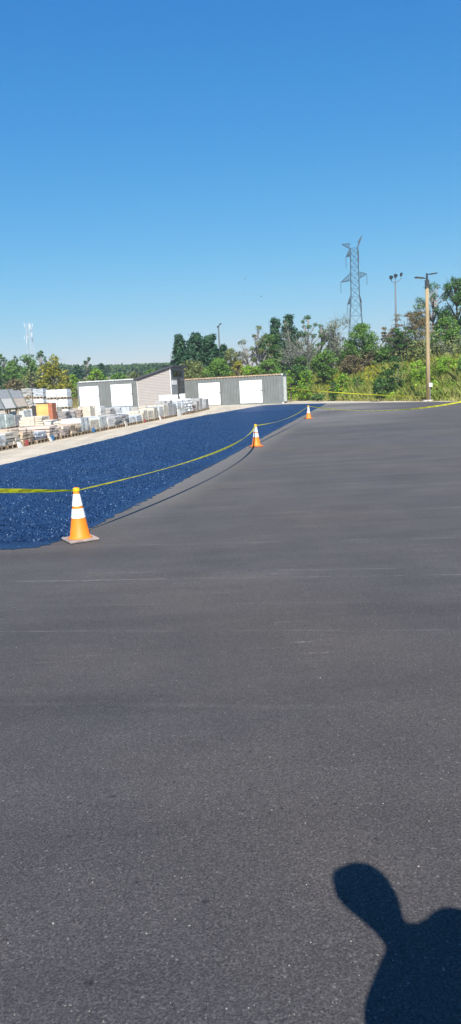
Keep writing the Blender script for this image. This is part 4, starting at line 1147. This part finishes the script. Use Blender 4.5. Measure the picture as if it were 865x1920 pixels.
S_ = [("shrub", 722, 66, 684, 40, 'dark', "dark green round shrub low on the bank, middle right", 1.2),
 ("shrub", 712, 62, 706, 34, 'dark', "dark shrub at the bank foot with a shady hollow under it", 1.2),
 ("shrub", 742, 64, 664, 46, 'dark', "tall dark shrub up the bank right of the shady hollow", 1.1),
 ("shrub", 575, 78, 688, 36, 'bright', "yellowish-green shrub up the bank beside the container end", 1),
 ("shrub", 545, 78, 690, 24, 'bright', "bright weedy shrub right behind the container's corner", 1),
 ("shrub", 640, 74, 697, 34, 'bright', "bright green shrub in the middle of the bank slope", 1),
 ("shrub", 672, 72, 703, 26, 'mid', "mid-green shrub on the slope below the brown bushes", 1),
 ("shrub", 625, 71, 712, 22, 'dark', "small dark shrub in the weeds between container and dark hollow", 1),
 ("shrub", 595, 73, 739, 34, 'dark', "low dark green clump by the gravel behind the farthest cone", 1),
 ("shrub", 785, 64, 672, 44, 'bright', "bright leafy shrub just left of the wooden pole", 1),
 ("shrub", 838, 63, 664, 60, 'bright', "bright leafy shrub with broad leaves right of the wooden pole", 1),
 ("shrub", 872, 60, 668, 40, 'mid', "mid-green shrub at the right picture edge", 1)]
for kd, px, dd, yt, wp, lf, lb, dn in S_:
    tree("shrub", kd, px, dd, yt, wp, lf, lb, "shrubs growing on the bank slope", size=.13, dens=dn, cat="shrub", lowf=.0)
# left background trees
L_ = [("broad", -4, 112, 660, 40, 'dark', "dark tree at the left picture edge", .3, 1.0, .05),
 ("broad", 12, 135, 661, 26, 'dark', "second dark tree from the left picture edge", .3, 1, .05),
 ("broad", 28, 125, 672, 36, 'mid', "mid-green tree behind the brown bush at left", .3, 1, .05),
 ("broad", 34, 150, 664, 34, 'dark', "dark round-topped tree behind the mid-green one", .34, 1, .05),
 ("broad", 60, 140, 657, 44, 'mid', "broad fan-shaped tree under the white antenna mast", .3, 1, .1),
 ("sparse", 86, 150, 655, 30, 'dark', "thin-topped tree just left of the yellow-green tree", .3, 1.6, .1),
 ("broad", 66, 122, 692, 40, 'olive', "olive bush left of the yellow-green tree's foot", .28, 1, 0),
 ("broad", 103, 104, 661, 56, 'yellow', "large yellow-green autumn tree behind the tall stacks", .26, 1.2, .05),
 ("broad", 126, 112, 690, 26, 'yellow', "small orange-tinged tree at the right of the yellow-green one", .26, 1, 0),
 ("broad", 32, 108, 708, 44, 'brown', "brown bush in the field at left", .24, 1, 0),
 ("pine", 150, 150, 681, 22, 'pine', "dark pointed evergreen behind the short container's left end", .3, 1, 0),
 ("sparse", 171, 150, 666, 24, 'dark', "tall thin tree rising above the short container", .3, 2.0, .1),
 ("pine", 196, 160, 679, 16, 'pine', "small pointed evergreen above the short container's second door", .3, 1, 0),
 ("broad", 184, 112, 688, 44, 'bright', "bright yellow-green tree directly over the short container", .26, 1, 0),
 ("broad", 226, 118, 697, 46, 'mid', "mid-green low tree over the short container's right end", .26, 1, 0),
 ("broad", 140, 122, 700, 26, 'bright', "small bright bush at the short container's left end", .26, 1, 0),
 ("broad", 160, 118, 705, 34, 'olive', "olive bush low behind the short container", .26, 1, 0),
 ("broad", 256, 125, 696, 44, 'olive', "olive tree behind the low side of the shed roof", .26, 1, 0),
 ("broad", 290, 120, 688, 46, 'mid', "mid-green tree behind the shed roof", .26, 1, 0),
 ("broad", 310, 112, 688, 34, 'bright', "bright yellow-green tree behind the high side of the shed roof", .26, 1, 0),
 ("broad", 327, 106, 684, 30, 'brown', "brown-tinged bush right behind the shed roof peak", .24, 1, 0)]
for kd, px, dd, yt, wp, lf, lb, sz, dn, lw in L_:
    nm = "pine_tree" if kd == 'pine' else ("bush" if "bush" in lb else "leafy_tree")
    tree(nm, kd, px, dd, yt, wp, lf, lb, GL, size=sz*.8, dens=dn, cat="bush" if nm == "bush" else "tree", lowf=lw)
# far wood on the horizon: reads as one mass
Ps, Ns = [], []
rr_ = random.Random(9)
for k in range(420):
    px = rr_.uniform(-160, 380); dd = rr_.uniform(300, 420)
    p = at(px, dd); yt = 693+3*math.sin(px*.045)+rr_.uniform(-3, 6)
    if px < 140: yt -= 4
    z0 = tz(p.x, p.y); zt = zat(px, yt, dd); h = max(4, zt-z0); r_ = rr_.uniform(3, 5.5)
    for f in (.25, .55, .8):
        P_, D_ = blob_points((p.x, p.y, z0+h*f), (r_*(1.25-f*.5), r_*(1.25-f*.5), h*.24), 85); Ps.append(P_); Ns.append(D_)
V, F = leaf_quads(np.concatenate(Ps), np.concatenate(Ns), 1.1, 1.4)
tag(arr_mesh("far_wood", V, F, LF['far']), kind='stuff')
# thicket floor behind the bank trees
Ps, Ns = [], []
for k in range(520):
    s_ = rr_.uniform(9, 26); al = rr_.uniform(-.7, 1.25)
    q = E0.lerp(E1, al)+eN*s_
    if q.y < 30: continue
    r_ = rr_.uniform(.8, 2.1); P_, D_ = blob_points((q.x, q.y, tz(q.x, q.y)+r_*.7), (r_*1.2, r_*1.2, r_*rr_.uniform(.8, 1.5)), 300); Ps.append(P_); Ns.append(D_)
V, F = leaf_quads(np.concatenate(Ps), np.concatenate(Ns), .17, 1.5)
tag(arr_mesh("undergrowth", V, F, LF['olive']), kind='stuff')
# tall weeds on the bank
def blades(name, n, smin, smax, hmin, hmax, wd, mat, amin=-.75, amax=1.5, patch=None, lean=.35):
    al = RNG.uniform(amin, amax, n); s_ = smin+(smax-smin)*RNG.uniform(0, 1, n)**.9
    X = E0.x+(E1.x-E0.x)*al+eN.x*s_; Y = E0.y+(E1.y-E0.y)*al+eN.y*s_
    if patch is not None:
        k = patch(X, Y, s_); X, Y, s_ = X[k], Y[k], s_[k]
    n = len(X); Z = np.array([tz(x, y)-.09 for x, y in zip(X, Y)])
    tall = 1+.45*np.sin(X*1.3+Y*.7)*np.sin(Y*.9-X*.4)
    h = RNG.uniform(hmin, hmax, n)*tall*np.clip((s_-smin)/1.2+.35, .35, 1); w_ = wd*RNG.uniform(.6, 1.3, n)
    th = RNG.uniform(0, PI, n); lx = RNG.normal(0, lean, n)*h; ly = RNG.normal(0, lean, n)*h
    base = np.stack([X, Y, Z], 1); side = np.stack([np.cos(th)*w_, np.sin(th)*w_, 0*w_], 1)
    midp = base+np.stack([lx*.35, ly*.35, h*.6], 1); tip = base+np.stack([lx, ly, h], 1)
    V = np.stack([base-side*.5, base+side*.5, midp+side*.5, tip, midp-side*.5], 1).reshape(-1, 3)
    F = np.arange(5*n).reshape(-1, 5)
    return arr_mesh(name, V, F, mat)
LF['weed'] = leafmat("weed_blades", pal((0.132, 0.198, 0.033), (0.242, 0.330, 0.055), (0.374, 0.418, 0.088), (0.506, 0.473, 0.165), (0.572, 0.506, 0.242)), .35, .4)
LF['straw'] = leafmat("straw_blades", pal((.18, .17, .05), (.32, .27, .10), (.44, .37, .18)), .5, .4)
LF['gold'] = leafmat("goldenrod_flowers", pal((.24, .24, .02), (.42, .38, .03), (.58, .50, .04)), .8, .3)
tag(blades("tall_weeds", 120000, .3, 12, .45, 1.15, .06, LF['weed']), kind='stuff')
tag(blades("dry_grass_verge", 14000, -.3, 1.6, .10, .30, .05, LF['straw']), kind='stuff')
n = 2600; Ps, Ns = [], []
for k in range(n):
    al = rr_.uniform(-.5, 1.3); s_ = rr_.uniform(1, 11); q = E0.lerp(E1, al)+eN*s_
    dens_ = .5+.5*math.sin(q.x*.9+1)*math.sin(q.y*.35+.5)
    dens_ = dens_*.9+.2 if al < .40 else dens_*.14
    if rr_.random() > dens_: continue
    P_, D_ = blob_points((q.x, q.y, tz(q.x, q.y)+rr_.uniform(.75, 1.05)), (.13, .13, .16), 12, lo=.1); Ps.append(P_); Ns.append(D_)
V, F = leaf_quads(np.concatenate(Ps), np.concatenate(Ns), .09, 1.5); tag(arr_mesh("goldenrod", V, F, LF['gold']), kind='stuff')
# leafy weeds among the blades
Ps, Ns = [], []
for k in range(900):
    al = rr_.uniform(-.6, 1.4); s_ = rr_.uniform(1, 12); q = E0.lerp(E1, al)+eN*s_; r_ = rr_.uniform(.25, .6)
    P_, D_ = blob_points((q.x, q.y, tz(q.x, q.y)+r_*.8), (r_, r_, r_), 60, lo=.3); Ps.append(P_); Ns.append(D_)
V, F = leaf_quads(np.concatenate(Ps), np.concatenate(Ns), .14, 1.7); tag(arr_mesh("leafy_weeds", V, F, LF['bright']), kind='stuff')
# field grass at left
n = 26000
X = RNG.uniform(-75, -8, n); Y = RNG.uniform(84, 150, n); Z = np.array([tz(x, y)-.09 for x, y in zip(X, Y)])
h = RNG.uniform(.3, .8, n); th = RNG.uniform(0, PI, n); w_ = .14
base = np.stack([X, Y, Z], 1); side = np.stack([np.cos(th)*w_, np.sin(th)*w_, 0*h], 1); tip = base+np.stack([RNG.normal(0, .15, n), RNG.normal(0, .15, n), h], 1)
V = np.stack([base-side*.5, base+side*.5, tip], 1).reshape(-1, 3)
tag(arr_mesh("field_grass", V, np.arange(3*n).reshape(-1, 3), LF['straw']), kind='stuff')

# ------------------------------------------------------------------ birds
M_bird = simple("bird_dark", (.03, .03, .035), .7)
for i, (px, py, dd, lb) in enumerate(((492, 242, 60, "tiny dark bird high in the open sky, the highest of all"), (478, 512, 75, "tiny dark bird in the sky above the loose olive tree, right of its neighbour"),
                                  (459, 523, 75, "tiny dark bird lowest left of the pair over the olive tree"), (490, 556, 80, "tiny dark bird just above the treetops left of the pines"),
                                  (852, 498, 85, "tiny dark bird at right above the big dark tree"))):
    d = ray(px, py); P_ = Vector((d.x/d.y*dd, dd, CAMH+d.z/d.y*dd))
    b = MB(); s_ = .11
    b.tube([(-s_, 0, 0), (-s_*.5, 0, .01), (0, 0, .012), (s_*.6, 0, .01), (s_*.85, 0, .015), (s_*1.05, 0, .005)], [.004, .018, .026, .02, .016, .003], 8)
    for sg in (-1, 1):
        b.add([(.03, sg*.015, .015), (-.04, sg*.015, .012), (-.05, sg*.09, .06), (-.03, sg*.17, .05), (.015, sg*.09, .065),
               (.03, sg*.015, .009), (-.04, sg*.015, .006), (-.05, sg*.09, .054), (-.03, sg*.17, .047), (.015, sg*.09, .059)],
              [(0, 1, 2, 4), (4, 2, 3), (5, 9, 7, 6), (9, 8, 7), (0, 4, 9, 5), (4, 3, 8, 9), (3, 2, 7, 8), (2, 1, 6, 7)])
    o_ = b.build("bird", M_bird); o_.location = P_; o_.rotation_euler = (.5, 0, i*1.1); o_.scale = (.7, .7, .7)
    tag(o_, lb, "bird", "birds flying over the trees")

# ------------------------------------------------------------------ the person whose shadow falls on the lot (stands right of the camera)
M_skin = simple("skin", (.55, .34, .25), .5, var=.05); M_shirt = simple("navy_shirt", (.04, .06, .12), .85, var=.15)
M_jean = simple("blue_jeans", (.05, .08, .15), .85, var=.2); M_hair = simple("brown_hair", (.05, .03, .02), .7, var=.3); M_shoe = simple("dark_shoes", (.03, .03, .03), .6)
M_phone = simple("phone_black", (.02, .02, .02), .2)
def skin_obj(name, verts, edges, radii, mat, parent=None, levels=2, root=0):
    me = bpy.data.meshes.new(name); me.from_pydata(verts, edges, []); me.materials.append(mat)
    o_ = bpy.data.objects.new(name, me); C.objects.link(o_)
    md = o_.modifiers.new("skin", 'SKIN'); md.use_smooth_shade = True
    for i, r_ in enumerate(radii): me.skin_vertices[0].data[i].radius = r_ if hasattr(r_, '__len__') else (r_, r_)
    me.skin_vertices[0].data[root].use_root = True
    sd = o_.modifiers.new("sub", 'SUBSURF'); sd.levels = levels; sd.render_levels = levels
    if parent is not None: o_.parent = parent
    return o_
PY = .75
def sil(px, py):                     # photo pixel of the shadow -> (u, z) in the person's upright plane
    q = gp(px, py); d = Vector((math.sin(SUN_A), math.cos(SUN_A), 0)); l = Vector((d.y, -d.x, 0))
    return q.dot(l), (q.dot(d)-PY)*math.tan(SUN_E)
pr = empty("person", (0, 0, 0), 0, "person in navy shirt and jeans, head tilted left, casting the shadow at lower right", "person")
l_ = Vector((math.cos(SUN_A), -math.sin(SUN_A), 0)); d_ = Vector((math.sin(SUN_A), math.cos(SUN_A), 0))
def W(u, z, f=0): return tuple(l_*u + d_*(PY+f) + Vector((0, 0, z)))   # f shifts toward the light direction
j = {}
head = (.495, 1.615)
J = [("pelvis", .72, .90, 0, (.185, .12)), ("waist", .70, 1.01, 0, (.150, .11)), ("chest", .675, 1.12, 0, (.155, .115)), ("upchest", .64, 1.225, 0, (.125, .10)),
     ("neckb", .585, 1.33, .0, .060), ("neck", .558, 1.40, .01, .054), ("skull0", .548, 1.49, .02, (.094, .092)), ("skull1", .520, 1.585, .02, (.122, .118)), ("skull2", .490, 1.675, .02, (.098, .09)),
     ("shL", .525, 1.20, 0, .064), ("elL", .43, .98, .02, .066), ("wrL", .54, .84, .18, .034),
     ("shR", .782, 1.40, 0, .082), ("elR", .95, 1.16, .04, .047), ("wrR", .80, 1.00, .24, .030),
     ("hipL", .67, .84, 0, .098), ("kneeL", .68, .49, .02, .062), ("ankL", .68, .11, -.02, .043), ("toeL", .66, .045, .16, .038),
     ("hipR", .84, .84, 0, .098), ("kneeR", .88, .49, .02, .062), ("ankR", .90, .11, -.02, .043), ("toeR", .92, .045, .16, .038)]
idx = {n_: i for i, (n_, *_r) in enumerate(J)}
vsP = [W(u, z, f) for _, u, z, f, _r in J]; rd_ = [r_ for *_q, r_ in J]
Ed = [("pelvis", "waist"), ("waist", "chest"), ("chest", "upchest"), ("upchest", "neckb"), ("neckb", "neck"), ("neck", "skull0"), ("skull0", "skull1"), ("skull1", "skull2"),
      ("upchest", "shL"), ("shL", "elL"), ("elL", "wrL"), ("upchest", "shR"), ("shR", "elR"), ("elR", "wrR"),
      ("pelvis", "hipL"), ("hipL", "kneeL"), ("kneeL", "ankL"), ("ankL", "toeL"), ("pelvis", "hipR"), ("hipR", "kneeR"), ("kneeR", "ankR"), ("ankR", "toeR")]
body = skin_obj("body", vsP, [(idx[a_], idx[b_]) for a_, b_ in Ed], rd_, M_skin, pr)
def sub(name, names, extra, mat):
    ii = [idx[n_] for n_ in names]; mp = {q: k for k, q in enumerate(ii)}
    ed = [(mp[idx[a_]], mp[idx[b_]]) for a_, b_ in Ed if idx[a_] in mp and idx[b_] in mp]
    rr2 = [tuple(v+extra for v in (rd_[q] if hasattr(rd_[q], '__len__') else (rd_[q], rd_[q]))) for q in ii]
    return skin_obj(name, [vsP[q] for q in ii], ed, rr2, mat, pr)
sub("shirt", ["pelvis", "waist", "chest", "upchest", "neckb", "shL", "elL", "shR", "elR"], .010, M_shirt)
sub("trousers", ["pelvis", "hipL", "kneeL", "ankL", "hipR", "kneeR", "ankR"], .014, M_jean)
for sd_ in ("L", "R"):
    a_, t_ = Vector(vsP[idx["ank"+sd_]]), Vector(vsP[idx["toe"+sd_]])
    skin_obj("shoe", [tuple(a_+Vector((0, -.07, -.055))), tuple(a_.lerp(t_, .5)+Vector((0, 0, -.03))), tuple(t_+Vector((0, .05, -.002)))], [(0, 1), (1, 2)], [.05, .052, .045], M_shoe, pr)
# head details
hc = Vector(vsP[idx["skull1"]]); upv = (Vector(vsP[idx["skull2"]])-Vector(vsP[idx["skull0"]])).normalized(); fw_ = d_; rt = fw_.cross(upv).normalized()
def HP(x, y, z): return hc + rt*x + fw_*y + upv*z
skin_obj("nose", [tuple(HP(0, .085, .0)), tuple(HP(0, .115, -.028))], [(0, 1)], [.010, .014], M_skin, pr)
skin_obj("mouth", [tuple(HP(-.022, .092, -.062)), tuple(HP(0, .098, -.062)), tuple(HP(.022, .092, -.062))], [(0, 1), (1, 2)], [.004, .007, .004], simple("lips", (.45, .18, .15), .5), pr)
for sx in (-1, 1):
    skin_obj("ear", [tuple(HP(sx*.088, .0, .02)), tuple(HP(sx*.096, -.008, -.015))], [(0, 1)], [.016, .012], M_skin, pr)
    skin_obj("eye", [tuple(HP(sx*.032, .088, .008)), tuple(HP(sx*.040, .087, .008))], [(0, 1)], [.009, .008], M_refl, pr)
skin_obj("hair", [tuple(HP(0, .03, .075)), tuple(HP(0, -.02, .09)), tuple(HP(0, -.055, .05)), tuple(HP(0, -.07, -.02))], [(0, 1), (1, 2), (2, 3)], [(.072, .05), (.085, .06), (.08, .06), (.06, .04)], M_hair, pr)
# hands round a phone held in front
for sd_, sg in (("L", 1), ("R", -1)):
    wr = Vector(vsP[idx["wr"+sd_]]); dr = (Vector(W(.67, .93, .36))-wr).normalized(); up_ = Vector((0, 0, 1)); s2 = dr.cross(up_).normalized()
    palm = [wr, wr+dr*.045, wr+dr*.085]
    vs = [tuple(v) for v in palm]; ed = [(0, 1), (1, 2)]; rd2 = [(.026, .020), (.034, .018), (.036, .016)]
    skin_obj("palm", vs, ed, rd2, M_skin, pr, 1)
    for fi, (off, ln) in enumerate(((.027, .070), (.009, .078), (-.009, .073), (-.027, .058))):
        b0 = wr+dr*.075+up_*off; b1 = b0+dr*ln*.45; b2 = b1+(dr*.6+s2*sg*-.8).normalized()*ln*.35; b3 = b2+(dr*.1+s2*sg*-1).normalized()*ln*.28
        skin_obj("finger", [tuple(q) for q in (b0, b1, b2, b3)], [(0, 1), (1, 2), (2, 3)], [.009, .0085, .008, .0065], M_skin, pr, 1)
    b0 = wr+dr*.035+up_*.022; b1 = b0+(dr*.5+up_*.6-s2*sg*.3).normalized()*.045; b2 = b1+(dr*.8+up_*.2-s2*sg*.3).normalized()*.035
    skin_obj("thumb", [tuple(q) for q in (b0, b1, b2)], [(0, 1), (1, 2)], [.012, .010, .008], M_skin, pr, 1)
b = MB(); b.box((-.075, -.004, -.037), (.075, .004, .037)); ph_ = b.build("phone", M_phone, bevel=.003); ph_.location = W(.67, .94, .36)
tag(ph_, "black phone held low in both hands of the person beside the camera", "phone")

# ------------------------------------------------------------------ air
b = MB(); b.box((-700, -60, -3), (700, 520, 62))
hz = b.build("haze", []); mt = bpy.data.materials.new("haze"); mt.use_nodes = True; nt = mt.node_tree
for n_ in list(nt.nodes):
    if n_.type == 'BSDF_PRINCIPLED': nt.nodes.remove(n_)
pv = nt.nodes.new("ShaderNodeVolumePrincipled"); pv.inputs["Color"].default_value = (.80, .90, 1, 1); pv.inputs["Density"].default_value = .0004
pv.inputs["Anisotropy"].default_value = 0.0
nt.links.new(pv.outputs[0], nt.nodes["Material Output"].inputs["Volume"])
hz.data.materials.append(mt); tag(hz, kind='stuff')
HAZE = True
if not HAZE: bpy.data.objects.remove(hz)
scene.cycles.use_denoising = True
scene.cycles.max_bounces = 6; scene.cycles.transparent_max_bounces = 6
scene.cycles.volume_bounces = 0
